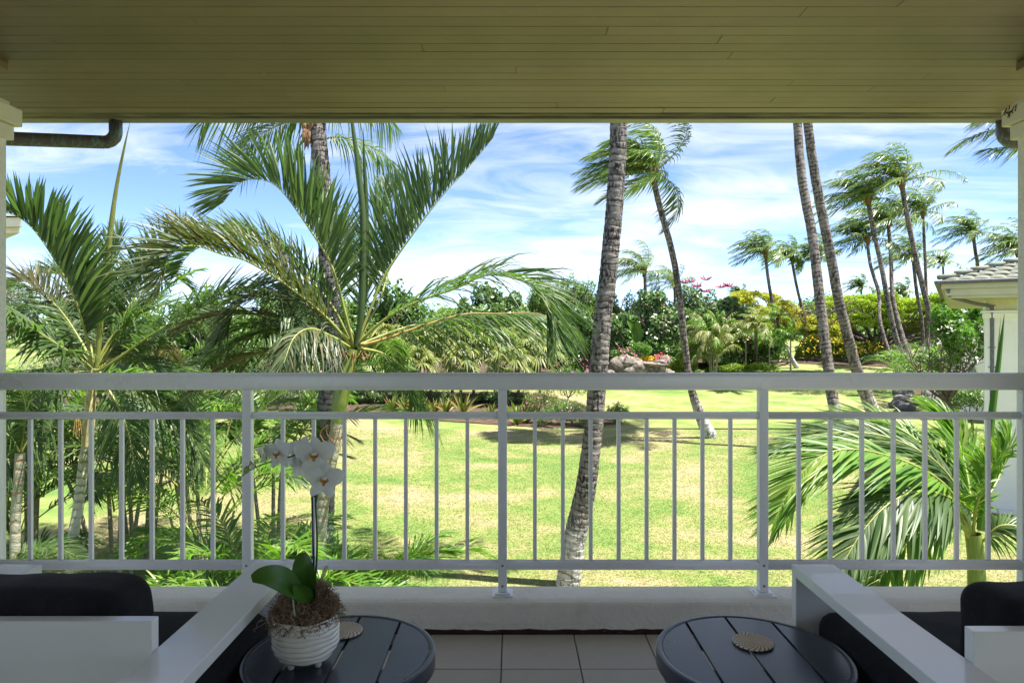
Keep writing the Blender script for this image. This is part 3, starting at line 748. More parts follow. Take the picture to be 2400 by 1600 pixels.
m_bark = bark('coconut_bark', (.27, .235, .22), (.028, .024, .025), .105, 1.0, .95, 1.0, 2.0)
m_bark_far = bark('slender_coconut_bark', (.25, .215, .19), (.03, .025, .024), .17, .9, 1.0, .5, 3.0)
m_bark_dark = bark('dark_palm_bark', (.24, .20, .18), (.04, .032, .03), .07, .9, .6)
m_ringed = bark('green_ringed_stem', (.34, .36, .26), (.30, .20, .14), .11, .3, .9)
m_shaft = simple('waxy_green_crownshaft', (.20, .25, .045), (.11, .16, .04), 7, .35, .5, .1, 60, .002, stretch=(6, 6, 1))
m_rachis = simple('yellow_green_rachis', (.26, .29, .07), (.20, .21, .05), 14, .45, .4)
m_rachis_dry = simple('golden_dry_rachis', (.36, .25, .08), (.24, .15, .05), 14, .6, .3)
m_fibre = simple('orange_palm_fibre', (.24, .14, .07), (.13, .07, .035), 22, .85, .2, .5, 60, .006)
m_pf = leafmat('palm_leaflet_green', [(.045, .09, .03), (.07, .13, .04), (.11, .165, .06), (.095, .14, .075)], .40, .38, .50)
m_pf_bright = leafmat('bright_palm_leaflet', [(.055, .15, .018), (.09, .21, .02), (.15, .27, .035), (.24, .30, .05)], .40, .38, .42)
m_pf_mix = leafmat('partly_browned_leaflet', [(.035, .065, .022), (.055, .09, .03), (.09, .11, .045), (.20, .15, .08)], .42, .4, .35, (1.1, 1.1, .5), 5)
m_pf_dry = leafmat('browning_palm_leaflet', [(.062, .094, .037), (.088, .112, .044), (.163, .138, .075), (.300, .213, .125)], .42, .5, .25, (1.1, 1.0, .6), 5)
m_pf_coco = leafmat('coconut_leaflet', [(.06, .13, .03), (.09, .17, .035), (.14, .21, .045), (.26, .24, .06)], .36, .5, .35)
def trunk(pts, radii, mat, parent, pitch=.1, n=16, step=.03, amp=.06, lump=.02, name='trunk', seed=0):
    _, L = spline(pts, 40); m = max(12, int(L/step)); q, L = spline(pts, m); s = np.linspace(0, L, m)
    r = np.interp(s/L, np.linspace(0, 1, len(radii)), radii)
    V, Fq, th = tubeg(q, r, n); V = V.reshape(m, n, 3); c = q[:, None]
    g = np.random.default_rng(seed); a, b = g.uniform(0, 6, 2)
    ph = s[:, None]/pitch + .35*np.sin(th+a+s[:, None]*2.1)+.2*np.sin(2*th+b+s[:, None]*3.7)
    f = ph % 1.0; prof = 1+amp*(f-.5)+lump*np.sin(s[:, None]*5.3+th)+.012*np.sin(3*th+s[:, None]*17)
    V = c+(V-c)*prof[..., None]; uv = np.stack([np.tile(th/6.283, m), np.repeat(s, n)], 1)
    return obj(name, V.reshape(-1, 3), Fq, mat, parent, True, uv)
def leaflet_geo(B, D, Wd, L, w, bend, K=5, fold=.0, jag=0, g=rng):
    n = len(B); t = np.linspace(0, 1, K+1); prof = np.interp(t, [0, .12, .4, .75, .93, 1], [.30, .85, 1, .66, .26, .03])
    C = B[:, None]+D[:, None]*(L[:, None]*t)[..., None]+bend[:, None]*(L[:, None]*t**2)[..., None]
    if jag: C[:, 2:] += g.normal(0, jag, (n, K-1, 3))*L[:, None, None]*t[2:][None, :, None]
    ww = (w[:, None]*prof)[..., None]*Wd[:, None]
    if fold:
        Nn = unit(np.cross(D, Wd))[:, None]*(w[:, None]*prof)[..., None]*fold
        V = np.stack([C-ww+Nn, C, C+ww+Nn], 2); k = 3
    else: V = np.stack([C-ww, C+ww], 2); k = 2
    nv = (K+1)*k; i = np.arange(K)[:, None]*k; j = np.arange(k-1)[None]
    f = np.stack([i+j, i+j+1, i+k+j+1, i+k+j], -1).reshape(-1, 4)
    return V.reshape(n, nv, 3), f
DENS = 1.0
def frond(parent, pts, mat, rmat=None, nl=60, L=.7, w=.02, psi=(65, 25), phi=60, up=(0, 0, 1), bend=(0, 0, -.35), s0=.12, r0=.018, K=5,
          fold=.25, split=0, jit=.08, jag=0, name='frond', label=None, asym=1.0, taper=.7, seed=None, uphint=None, both=True):
    g = np.random.default_rng(seed if seed is not None else abs(hash(tuple(np.round(np.ravel(pts), 3)))) % 99991)
    nl = int(nl*DENS); q, Lr = spline(pts, 36); T, U, S = frames(q, np.array(up, float))
    s = np.sort(np.clip(np.linspace(s0, .995, nl)+g.normal(0, .35*(1-s0)/nl, nl), s0, .998)); Bs = []; Ds = []; Ws = []; Ls = []
    ii = s*35; i0 = np.minimum(ii.astype(int), 34); fr = (ii-i0)[:, None]
    lerp = lambda A: A[i0]*(1-fr)+A[i0+1]*fr
    p, t_, u_, sd = lerp(q), unit(lerp(T)), unit(lerp(U)), unit(lerp(S))
    x = (s-s0)/(1-s0)
    Lp = L*np.minimum(1, .45+2.6*x)*(1-taper*x**3.2)
    for sg in ((-1, 1) if both else (1,)):
        ps = np.radians(psi[0]+(psi[1]-psi[0])*x+g.normal(0, 4, nl)); ph = np.radians(phi+g.normal(0, 8, nl))
        D = np.cos(ps)[:, None]*t_+np.sin(ps)[:, None]*(np.cos(ph)[:, None]*sg*sd+np.sin(ph)[:, None]*u_)
        D = unit(D+g.normal(0, jit, (nl, 3))); W_ = unit(t_-(t_*D).sum(1, keepdims=True)*D+g.normal(0, .15, (nl, 3)))
        Bs.append(p); Ds.append(D); Ws.append(W_); Ls.append(Lp*(asym if sg < 0 else 1)*g.uniform(.86, 1.08, nl))
    B, D, W_, LL = map(np.concatenate, (Bs, Ds, Ws, Ls)); bend = np.array(bend, float)
    bd = bend[None]*g.uniform(.6, 1.4, (len(B), 1))+g.normal(0, .05, (len(B), 3))
    LV, lf = leaflet_geo(B, D, W_, LL, np.full(len(B), w)*g.uniform(.8, 1.15, len(B))*np.interp(LL/L, [0, .5, 1], [.5, .85, 1]), bd, K, fold, jag, g)
    rV, rF, _ = tubeg(q, r0*(1-.88*np.linspace(0, 1, 36)**.8), 6)
    rmat = rmat or m_rachis
    split = min(split, len(LV)); order = np.argsort(-LL); sel = np.sort(order[:split]); rest = np.sort(order[split:])
    V = [rV]; Fs = [rF]; off = len(rV)
    for i in rest: V.append(LV[i]); Fs.append(lf+off); off += LV.shape[1]
    Fa = np.vstack(Fs); o = obj(name, np.vstack(V), Fa, [rmat, mat], parent, True)
    mi = np.zeros(len(Fa), np.int32); mi[len(rF):] = 1; o.data.polygons.foreach_set('material_index', mi)
    if label: o['label'] = label
    for i in sel: obj('leaflet', LV[i], lf, mat, o, True)
    return o

def extra_fronds(root, hub, n, Lf, seed, els, w=.012, L=.5, azs=(0, 6.283), mats=None, nl=50):
    g = np.random.default_rng(seed)
    for k in range(n):
        a = g.uniform(*azs); el = R(g.uniform(*els)); p = np.array(hub, float); q = [p]; dv = np.array([math.cos(a)*math.cos(el), math.sin(a)*math.cos(el), math.sin(el)])
        for j in range(8): dv = unit(dv+np.array([-.03, 0, -.20*(j+1)/8])); p = p+dv*Lf*g.uniform(.8, 1.1)/8; q.append(p)
        frond(root, q, (mats or [m_pf])[k % len(mats or [m_pf])], None, nl, L, w, (58, 28), g.uniform(0, 40), (0, 0, 1), (-.05, 0, -.45), .2, .016, 5, .25, seed=seed*77+k, jag=.015)
def px(pl, d0, d1=None):                              # polyline given as pixels, depth running from d0 to d1
    d1 = d0 if d1 is None else d1; k = len(pl)-1
    return [P(a, b, d0+(d1-d0)*i/k) for i, (a, b) in enumerate(pl)]

def coconut(px_trunk, d, width_px, label, crown_r=4.2, nfr=20, wind=1.0, mat=None, dbase=None, group='coconut palms around the lawn', seed=1, flare=1.5, crown=True, step=.06, nside=12, nl=48, lw=.05, cmat=None, K=4, name='coconut_palm', cone=1):
    g = np.random.default_rng(seed); base = G(*px_trunk[-1]) if dbase is None else P(*px_trunk[-1], dbase)
    if dbase is not None: base[2] = gz(base[0], base[1])-.1
    D0 = base[1]; pts = [base]+[P(a, b, d) for a, b in px_trunk[::-1][1:]]
    for i in range(1, len(pts)-1):
        f = (i)/(len(pts)-1); a, b = px_trunk[::-1][i]; pts[i] = P(a, b, D0+(d-D0)*f)
    r = width_px/2*d/F
    t = thing(name, base, label, 'palm tree', group)
    trunk(pts, [r*flare, r*1.12, r*1.05, r, r*.95, r*.9], mat or m_bark_far, t, .12, nside, step, .05, .02, seed=seed)
    if not crown: return t
    top = np.array(pts[-1]); tdir = unit(np.array(pts[-1])-np.array(pts[-2]))
    fb = MB()
    for k in range(9):
        a = k*2.4; v = np.array([math.cos(a), math.sin(a), .9]); fb.tube([top-tdir*.35, top+v*r*1.3, top+v*r*2.2+tdir*.3], [r*.9, r*.6, r*.15], 5)
    fb.obj('crown_fibre', m_fibre, t, True)
    for k in range(nfr):
        az = k*2.39996+g.uniform(-.2, .2); el = R(78-96*(k/nfr)**.9+g.uniform(-8, 8))
        dv = unit(np.array([math.cos(az)*math.cos(el), math.sin(az)*math.cos(el), math.sin(el)])*cone+tdir*.25)
        L = crown_r*g.uniform(.85, 1.08)*(1-.15*(k < 4)); p = top+tdir*.1; q = [p]; M_ = 9
        for j in range(M_):
            f = (j+1)/M_; dv = unit(dv+np.array([-wind*.26*(.4+f), 0, -.13*(.3+1.5*f)])+g.normal(0, .02, 3)); p = p+dv*L/M_; q.append(p)
        frond(t, q, cmat or m_pf_coco, m_rachis, nl, crown_r*.22, lw*.5, (70, 32), 8+g.uniform(-15, 15), (0, 0, 1), (-.6*wind, 0, -.62), .10, r*.28, K, 0, jit=.12, seed=seed*100+k)
    return t

# the big leaning trunk in the middle, crown above the frame
TC = [(1478, -330), (1463, 150), (1450, 285), (1446, 400), (1430, 600), (1412, 750), (1400, 900), (1390, 1010), (1375, 1130), (1348, 1260), (1330, 1372)]
coconut(TC, 11.2, 40, 'thick ringed coconut trunk rising in front of the lawn, crown out of frame', 3.2, 18, .7, nl=40, lw=.06, mat=m_bark, flare=1.45, step=.014, nside=28, seed=3)
# trunk behind the left palms, with low fronds at the top of the frame
TL = [(712, -360), (738, 120), (744, 290), (755, 420), (768, 620), (776, 850), (764, 960), (762, 1100), (756, 1260)]
tl = coconut(TL, 12.6, 38, 'rough grey coconut trunk behind the left palms', 3.2, 16, .7, nl=36, lw=.06, mat=m_bark, dbase=12.6, flare=1.3, step=.016, nside=24, seed=4)
c0 = P(728, 262, 12.6)
for k, (pl, dd) in enumerate((([(735, 290), (690, 282), (640, 300), (590, 330), (560, 380)], 12.9), ([(732, 270), (680, 240), (600, 232), (500, 262), (470, 300)], 12.2), ([(740, 330), (800, 322), (870, 345), (915, 380), (945, 430)], 13.0), ([(745, 300), (790, 250), (860, 240), (930, 300)], 13.4), ([(730, 260), (690, 190), (640, 180), (560, 220)], 12.4))):
    frond(tl, px(pl, 12.6, dd), m_pf_coco, m_rachis_dry, 60, .75, .014, (60, 30), 0, (0, .3, 1), (-.2, 0, -.8), .12, .02, 5, 0, seed=50+k)
fb = MB()
for k in range(10):
    p0 = P(720+rng.uniform(-8, 8), 290+rng.uniform(-20, 30), 12.45); fb.tube([p0, p0+np.array([rng.normal(0, .05), 0, -.12]), p0+np.array([rng.normal(0, .09), 0, -.3])], [.05, .035, .005], 5)
fb.obj('crown_fibre', m_fibre, tl, True)
coconut([(1530, 412), (1545, 480), (1575, 590), (1592, 690), (1604, 800), (1618, 900), (1640, 970), (1666, 1025)], 28.5, 15, 'slender coconut palm curving up from the lawn just right of the thick trunk', 3.4, 22, 1.15, seed=11, flare=2.2, nl=64, lw=.055, step=.05)
coconut([(1858, 45), (1869, 285), (1880, 420), (1905, 560), (1920, 690), (1940, 850), (1955, 950), (1985, 1060)], 27, 20, 'left trunk of the tall bare pair of coconut palms', 3.3, 20, .8, nl=40, lw=.07, seed=12, flare=1.3, mat=m_bark_far, step=.04, nside=16)
coconut([(1872, 25), (1893, 285), (1915, 440), (1945, 590), (1965, 700), (1990, 800), (2012, 880), (2040, 950), (2064, 1003)], 30, 21, 'right trunk of the tall bare pair of coconut palms', 3.3, 20, .8, nl=40, lw=.07, seed=13, flare=1.6, mat=m_bark_far, step=.04, nside=16)
CP = [  # trunk pixels from crown to foot, depth, width, crown radius, label
 ([(2113, 430), (2125, 500), (2150, 620), (2175, 720), (2200, 810), (2245, 905)], 44, 12, 5.2, 'tallest wind-blown coconut palm of the right cluster'),
 ([(2034, 470), (2045, 530), (2065, 620), (2080, 700), (2100, 790), (2140, 905)], 46, 11, 5.2, 'wind-blown coconut palm with a full crown left of the tallest one'),
 ([(2082, 525), (2088, 600), (2092, 690), (2110, 770), (2135, 850), (2165, 905)], 50, 9, 4.6, 'coconut palm with a thin crown between the two tallest of the cluster'),
 ([(2163, 500), (2168, 600), (2171, 690), (2174, 760), (2180, 860)], 54, 7, 4.6, 'straight coconut palm behind and right of the tallest one'),
 ([(2032, 562), (2040, 620), (2060, 690), (2062, 750), (2085, 830), (2120, 905)], 50, 8, 4.6, 'lower coconut palm whose crown hangs left of the cluster'),
 ([(2140, 605), (2148, 680), (2160, 750), (2166, 850)], 58, 8, 4.6, 'short coconut palm half hidden behind the cluster trunks'),
 ([(1794, 595), (1800, 650), (1812, 720), (1825, 780), (1850, 830), (1868, 862)], 54, 8, 4.2, 'coconut palm with a swept crown left of the bare pair'),
 ([(1855, 605), (1865, 660), (1878, 720), (1888, 790), (1900, 840)], 58, 7, 3.6, 'small coconut palm next to the swept one, nearer the bare pair'),
 ([(1918, 600), (1919, 680), (1919, 760), (1921, 846)], 57, 7, 3.4, 'coconut palm half hidden behind the left bare trunk'),
 ([(2281, 550), (2286, 590), (2292, 640), (2296, 720)], 60, 8, 4.6, 'coconut palm standing behind the tiled pavilion roof'),
 ([(2385, 590), (2388, 640), (2392, 700)], 58, 9, 4.8, 'coconut palm at the right edge above the pavilion roof'),
 ([(2210, 617), (2211, 660), (2212, 740)], 85, 5, 3.2, 'small distant coconut palm left of the pavilion roof'),
 ([(2018, 672), (2019, 700), (2020, 760)], 85, 5, 3.0, 'distant windswept coconut palm above the flat-topped tree'),
 ([(2120, 690), (2118, 720), (2118, 770)], 80, 7, 3.6, 'dark distant coconut palm behind the cluster trunks'),
 ([(1735, 690), (1736, 720), (1737, 780)], 75, 6, 2.2, 'small dark coconut palm behind the red-flowered tree'),
]
for i, (tp, d, w_, cr_, lb) in enumerate(CP):
    far = d > 70
    x, y = tp[-1]
    coconut(tp, d, w_, lb, cr_*.74, 16 if far else 20, .80, seed=30+i, dbase=d if y < 840 else None, flare=1.5, nl=26 if far else 36, lw=.12 if far else .08, step=.12, nside=8, K=3)
# palm with yellowing fronds beyond the hedge, mid picture
coconut([(1509, 640), (1512, 665), (1516, 720)], 62, 8, 'coconut palm with yellowing lower fronds rising over the hedge', 4.0, 18, .7, seed=61, dbase=62, nl=36, lw=.07, nside=8, step=.12, K=3)
coconut([(1580, 668), (1582, 700), (1585, 740)], 63, 7, 'low coconut palm just behind the slender curved trunk', 3.2, 14, .8, seed=62, dbase=63, nl=30, lw=.07, nside=8, step=.12, K=3)
# frond tips of a palm out of frame at the top right
tr = thing('coconut_palm', GP(2480, 24), 'coconut palm mostly out of frame, its frond tips showing in the top right corner', 'palm tree', 'coconut palms around the lawn')
trunk([GP(2480, 24), P(2470, 700, 24), P(2440, 250, 24)], [.22, .16, .14], m_bark_far, tr, .12, 10, .1)
m_tr = m_pf_coco
for k, pl in enumerate(([(2440, 270), (2400, 292), (2340, 300), (2275, 322), (2232, 350)], [(2440, 240), (2400, 250), (2340, 270), (2280, 290)], [(2440, 260), (2410, 330), (2360, 345), (2300, 352)], [(2440, 240), (2480, 200), (2560, 240)], [(2440, 240), (2420, 160), (2350, 150)])):
    frond(tr, px(pl, 24, 23.5), m_pf_coco, m_rachis, 74, .80, .030, (60, 30), 5, (0, .1, 1), (-.4, 0, -.6), .1, .02, 4, 0, seed=70+k)

# ------------------------------------------------------------------ the two big palms in front on the left
dB = 7.6; DENS = 1.6
pb = thing('feather_palm', GP(735, dB), 'green-shafted feather palm in front of the rough trunk, its fronds arching over the railing', 'palm tree', 'feather palms close to the balcony')
gB = GP(735, dB)
trunk([gB, P(748, 1330, dB), P(757, 1180, dB), P(782, 1050, dB), P(790, 985, dB)], [.085, .075, .07, .068, .066], m_ringed, pb, .10, 18, .02, .06, .02, seed=8)
trunk([P(789, 990, dB), P(797, 940, dB), P(806, 900, dB), P(820, 850, dB), P(829, 818, dB)], [.068, .088, .092, .075, .05], m_shaft, pb, .6, 18, .02, .01, .02, name='crownshaft', seed=9)
fb = MB()
for k in range(16):
    a = k*.8; v = np.array([math.cos(a)*.07, math.sin(a)*.07, 0]); p0 = P(829, 838, dB)+v; fb.tube([p0-v*.2, p0+v*.7+np.array([0, 0, .03+.05*rng.uniform()]), p0+v*1.5+np.array([0, 0, .02+.08*rng.normal()])], [.016, .010, .001], 4)
fb.obj('crown_fibre', m_fibre, pb)
C = (829, 812)
for k in range(7):                                    # sheath strips hanging below the fibre collar
    p0 = P(780+rng.uniform(-14, 22), 985+rng.uniform(0, 30), dB-.07); pts, _ = spline([p0, p0+np.array([rng.normal(0, .05), -.02, -.10]), p0+np.array([rng.normal(0, .09), -.03, -.26])], 8)
    MB().tube(pts, .004, 4).obj('dry_sheath', m_fibre, pb)
# (points, depth at tip, settings)
FB = [
 ([C, (812, 745), (779, 627), (724, 535), (653, 440), (600, 420), (560, 430), (522, 476)], dB-.5, dict(nl=62, L=0.928, w=0.0147, psi=(52, 30), phi=76, up=(.15, 0, 1), bend=(-.05, 0, -.12), s0=.24, split=60, label='long left-arching frond with stiff upright leaflets')),
 ([(838, 800), (870, 720), (905, 640), (981, 530), (1044, 450), (1095, 396), (1157, 322)], dB+.3, dict(nl=56, L=0.928, w=0.0147, psi=(62, 22), phi=80, up=(-.8, 0, 1), bend=(.0, 0, -.12), s0=.22, split=60, label='straight right frond pointing up with parallel leaflets')),
 ([(838, 806), (900, 750), (976, 708), (1068, 676), (1136, 646), (1195, 650), (1258, 676), (1291, 724), (1306, 787)], dB-.6, dict(nl=62, L=0.835, w=0.0120, psi=(50, 28), phi=35, up=(-.3, -.35, 1), bend=(.1, 0, -.5), s0=.16, split=50, jag=.02)),
 ([(835, 812), (900, 795), (984, 766), (1085, 737), (1169, 735), (1258, 735), (1338, 765)], dB+.3, dict(nl=58, L=0.766, w=0.0111, psi=(55, 30), phi=-5, up=(-.2, -.2, 1), bend=(.15, 0, -.75), s0=.18, rmat=m_rachis_dry, jag=.03)),
 ([(825, 810), (766, 745), (700, 690), (636, 644), (570, 608), (526, 598), (463, 577), (421, 581), (385, 620), (366, 690)], dB-1.2, dict(nl=86, L=0.719, w=0.0111, psi=(62, 35), phi=52, up=(.1, -.3, 1), bend=(-.25, -.1, -.15), s0=.16, split=70, jag=.03, mat=m_pf_mix, label='dark browning frond arching far left')),
 ([(840, 805), (850, 740), (868, 640), (885, 540), (905, 440)], dB+1.4, dict(nl=44, L=0.835, w=0.0178, psi=(58, 20), phi=58, up=(0, -.9, .5), bend=(0, 0, -.15), s0=.2)),
 ([(822, 815), (780, 790), (730, 770), (690, 790), (665, 850)], dB-.9, dict(nl=52, L=0.487, w=0.0098, psi=(60, 30), phi=10, up=(0, -.4, 1), bend=(.1, 0, -1.0), s0=.16, mat=m_pf_mix, jag=.05, label='ragged dry frond hanging in front of the trunk')),
 ([(835, 818), (760, 830), (640, 870), (520, 880), (430, 860)], dB+1.0, dict(nl=54, L=0.719, w=0.0120, psi=(60, 28), phi=12, up=(0, -.3, 1), bend=(0, 0, -.55), s0=.16)),
 ([(832, 806), (800, 700), (770, 600), (760, 520), (720, 460)], dB+1.3, dict(nl=46, L=0.766, w=0.0133, psi=(55, 25), phi=60, up=(.3, 0, 1), bend=(0, 0, -.2), s0=.25)),
 ([(838, 803), (890, 700), (925, 600), (990, 500), (1010, 420)], dB+1.3, dict(nl=40, L=0.696, w=0.0124, psi=(58, 20), phi=50, up=(-.6, 0, 1), bend=(.1, 0, -.3), s0=.3)),
 ([C, (770, 752), (700, 705), (630, 690), (560, 715), (520, 790)], dB-.2, dict(nl=60, L=.6, w=.011, psi=(60, 32), phi=25, up=(.1, -.3, 1), bend=(-.1, 0, -.5), s0=.16, mat=m_pf_mix, jag=.02)),
 ([C, (760, 780), (670, 770), (580, 790), (500, 840)], dB+.5, dict(nl=60, L=.62, w=.011, psi=(60, 30), phi=20, up=(0, -.2, 1), bend=(0, 0, -.5), s0=.16)),
 ([C, (780, 720), (720, 650), (640, 590), (540, 560), (450, 590), (410, 650)], dB+.2, dict(nl=80, L=.55, w=.0105, psi=(62, 35), phi=60, up=(.1, -.1, 1), bend=(-.2, 0, -.15), s0=.2)),
 ([(836, 815), (900, 830), (960, 880), (990, 960)], dB+.7, dict(nl=36, L=0.580, w=0.0107, psi=(60, 30), phi=0, up=(0, -.3, 1), bend=(.05, 0, -.8), s0=.2)),
]
for pl, d1, kw in FB:
    kw = dict(kw); mt = kw.pop('mat', m_pf); frond(pb, px(pl, dB, d1), mt, r0=.02, **kw)
extra_fronds(pb, P(832, 812, dB), 6, 2.1, 5, (0, 50), azs=(-.3, 3.5), mats=[m_pf, m_pf, m_pf_dry])
# folded spear leaf
def spear(parent, pl, d0, d1, wpx, mat):
    q, L = spline(px(pl, d0, d1), 40); s = np.linspace(0, 1, 40); r = wpx/2*d0/F*np.interp(s, [0, .25, .6, .9, 1], [.75, 1, .8, .35, .04])
    V, Fq, th = tubeg(q, r, 10); V = V.reshape(40, 10, 3); V = q[:, None]+(V-q[:, None])*np.where(np.arange(10) % 2, 1.0, .72)[None, :, None]
    return obj('spear_leaf', V.reshape(-1, 3), Fq, mat, parent)
spear(pb, [(834, 812), (846, 745), (851, 600), (850, 493), (838, 380), (826, 290), (812, 180)], dB, dB, 19, m_pf)
spear(pb, [(840, 800), (856, 640), (858, 480), (854, 380), (851, 300)], dB+.1, dB+.1, 17, m_pf)

dA = 8.4
gA = GP(165, dA)
pa = thing('feather_palm', gA, 'feather palm with a white-ringed stem, its thin spear leaf reaching the eave', 'palm tree', 'feather palms close to the balcony')
trunk([gA, P(170, 1290, dA), P(182, 1200, dA), P(197, 1080, dA), P(205, 1040, dA)], [.075, .068, .065, .06, .058], bark('pale_ringed_stem', (.62, .60, .50), (.20, .22, .10), .10, .3, .9), pa, .10, 18, .02, .05, .02, seed=18)
trunk([P(204, 1045, dA), P(209, 980, dA), P(214, 920, dA), P(218, 880, dA), P(220, 862, dA)], [.064, .068, .064, .05, .04], simple('cream_crownshaft', (.60, .56, .30), (.36, .26, .10), 6, .4, .4, stretch=(3, 3, 1.5)), pa, .5, 18, .02, .02, .02, name='crownshaft', seed=19)
A = (220, 866)
FA = [
 ([A, (205, 800), (190, 745), (168, 682), (126, 606), (76, 535), (25, 500), (-30, 500)], dA-.8, dict(nl=56, L=0.889, w=0.0225, psi=(48, 38), phi=78, up=(.35, 0, 1), bend=(.05, 0, -.1), s0=.2, split=60, label='broad left frond with leaflets standing straight up')),
 ([A, (235, 790), (252, 700), (262, 620), (285, 540)], dA+1.3, dict(nl=44, L=0.752, w=0.0204, psi=(55, 20), phi=55, up=(0, -.8, .7), bend=(0, 0, -.1), s0=.25, split=30)),
 ([A, (255, 800), (295, 733), (340, 655), (385, 590), (430, 545), (470, 540)], dA+.9, dict(nl=56, L=0.752, w=0.0143, psi=(60, 28), phi=62, up=(-.5, -.1, 1), bend=(-.1, 0, -.3), s0=.3, split=30)),
 ([A, (244, 862), (358, 783), (442, 737), (505, 703), (568, 684), (612, 676), (657, 690), (690, 750)], dA-1.2, dict(nl=80, L=0.707, w=0.0138, psi=(60, 32), phi=30, up=(0, -.5, 1), bend=(0, 0, -.25), s0=.2, split=70, label='long low frond reaching right across the gap')),
 ([A, (180, 835), (153, 819), (102, 786), (59, 760), (17, 737), (-30, 740)], dA-1.2, dict(nl=50, L=0.821, w=0.0194, psi=(55, 35), phi=5, up=(0, -.6, 1), bend=(0, 0, -.35), s0=.18, split=50)),
 ([A, (150, 880), (90, 930), (40, 1010), (10, 1100)], dA-1.0, dict(nl=46, L=0.627, w=0.0133, psi=(60, 30), phi=0, up=(0, -.4, 1), bend=(0, 0, -.6), s0=.2, split=20)),
 ([A, (300, 905), (380, 950), (440, 1010), (480, 1090)], dA+.5, dict(nl=50, L=0.684, w=0.0133, psi=(58, 28), phi=5, up=(0, -.4, 1), bend=(0, 0, -.5), s0=.2, split=20)),
 ([(222, 872), (265, 930), (300, 1010), (320, 1120)], dA-.4, dict(nl=40, L=0.570, w=0.0122, psi=(60, 30), phi=0, up=(-.5, -.4, 1), bend=(0, 0, -.5), s0=.2)),
 ([A, (170, 800), (110, 700), (60, 660), (20, 680)], dA+1.0, dict(nl=50, L=0.684, w=0.0163, psi=(55, 28), phi=60, up=(.3, -.2, 1), bend=(-.05, 0, -.2), s0=.25, mat=m_pf_dry)),
 ([A, (205, 770), (180, 720), (150, 650), (100, 640)], dA+1.4, dict(nl=50, L=0.684, w=0.0163, psi=(55, 28), phi=60, up=(.3, -.2, 1), bend=(-.05, 0, -.2), s0=.3)),
 ([A, (262, 790), (330, 730), (410, 715), (470, 760), (500, 830)], dA+.5, dict(nl=60, L=.62, w=.011, psi=(60, 30), phi=30, up=(0, -.2, 1), bend=(0, 0, -.4), s0=.2)),
 ([A, (235, 780), (270, 690), (320, 640), (380, 630), (440, 670)], dA+1.2, dict(nl=60, L=.6, w=.011, psi=(60, 30), phi=40, up=(0, -.2, 1), bend=(0, 0, -.3), s0=.25)),
 ([A, (190, 800), (140, 740), (80, 720), (20, 760)], dA+.4, dict(nl=54, L=.62, w=.012, psi=(60, 30), phi=30, up=(0, -.2, 1), bend=(0, 0, -.35), s0=.2)),
 ([A, (270, 840), (350, 850), (420, 900), (450, 980)], dA+.8, dict(nl=46, L=0.684, w=0.0133, psi=(60, 30), phi=15, up=(0, -.3, 1), bend=(0, 0, -.5), s0=.2)),
]
for pl, d1, kw in FA:
    kw = dict(kw); mt = kw.pop('mat', m_pf); frond(pa, px(pl, dA, d1), mt, r0=.022, **kw)
extra_fronds(pa, P(222, 868, dA), 12, 2.1, 6, (5, 65), azs=(-.1, 3.3), mats=[m_pf, m_pf_bright, m_pf, m_pf_dry])
spear(pa, [(226, 862), (240, 700), (254, 577), (270, 455), (288, 360), (305, 285)], dA, dA-.3, 15, m_rachis)
mbf = MB()                                            # hanging flower stalk under the crown
for k in range(26):
    p0 = P(182, 975, dA-.1); a = k*.7; mbf.tube([p0, p0+np.array([math.cos(a)*.03, math.sin(a)*.03, -.06]), p0+np.array([math.cos(a)*.05, math.sin(a)*.05, -.2-.05*rng.uniform()])], .0025, 3)
mbf.obj('seed_cluster', m_rachis_dry, pa)
# third ringed stem at the left edge
e0 = GP(36, 7.4)
pe = thing('feather_palm', e0, 'feather palm at the left edge whose mottled stem shows between the first balusters', 'palm tree', 'feather palms close to the balcony')
trunk([e0, P(36, 1250, 7.4), P(44, 1120, 7.4), P(48, 1060, 7.4)], [.06, .055, .05, .05], m_ringed, pe, .1, 14, .02, .05, seed=20)
for k, pl in enumerate(([(48, 1065), (60, 960), (40, 900), (-10, 880)], [(48, 1065), (20, 1020), (-30, 1040)], [(48, 1065), (80, 1000), (110, 900), (160, 850)], [(48, 1070), (20, 1150), (10, 1240)])):
    frond(pe, px(pl, 7.4, 7.4-.5+.3*k), m_pf, None, 44, .42, .011, (60, 30), 20, (0, -.4, 1), (0, 0, -.4), .15, .012, 5, .25)

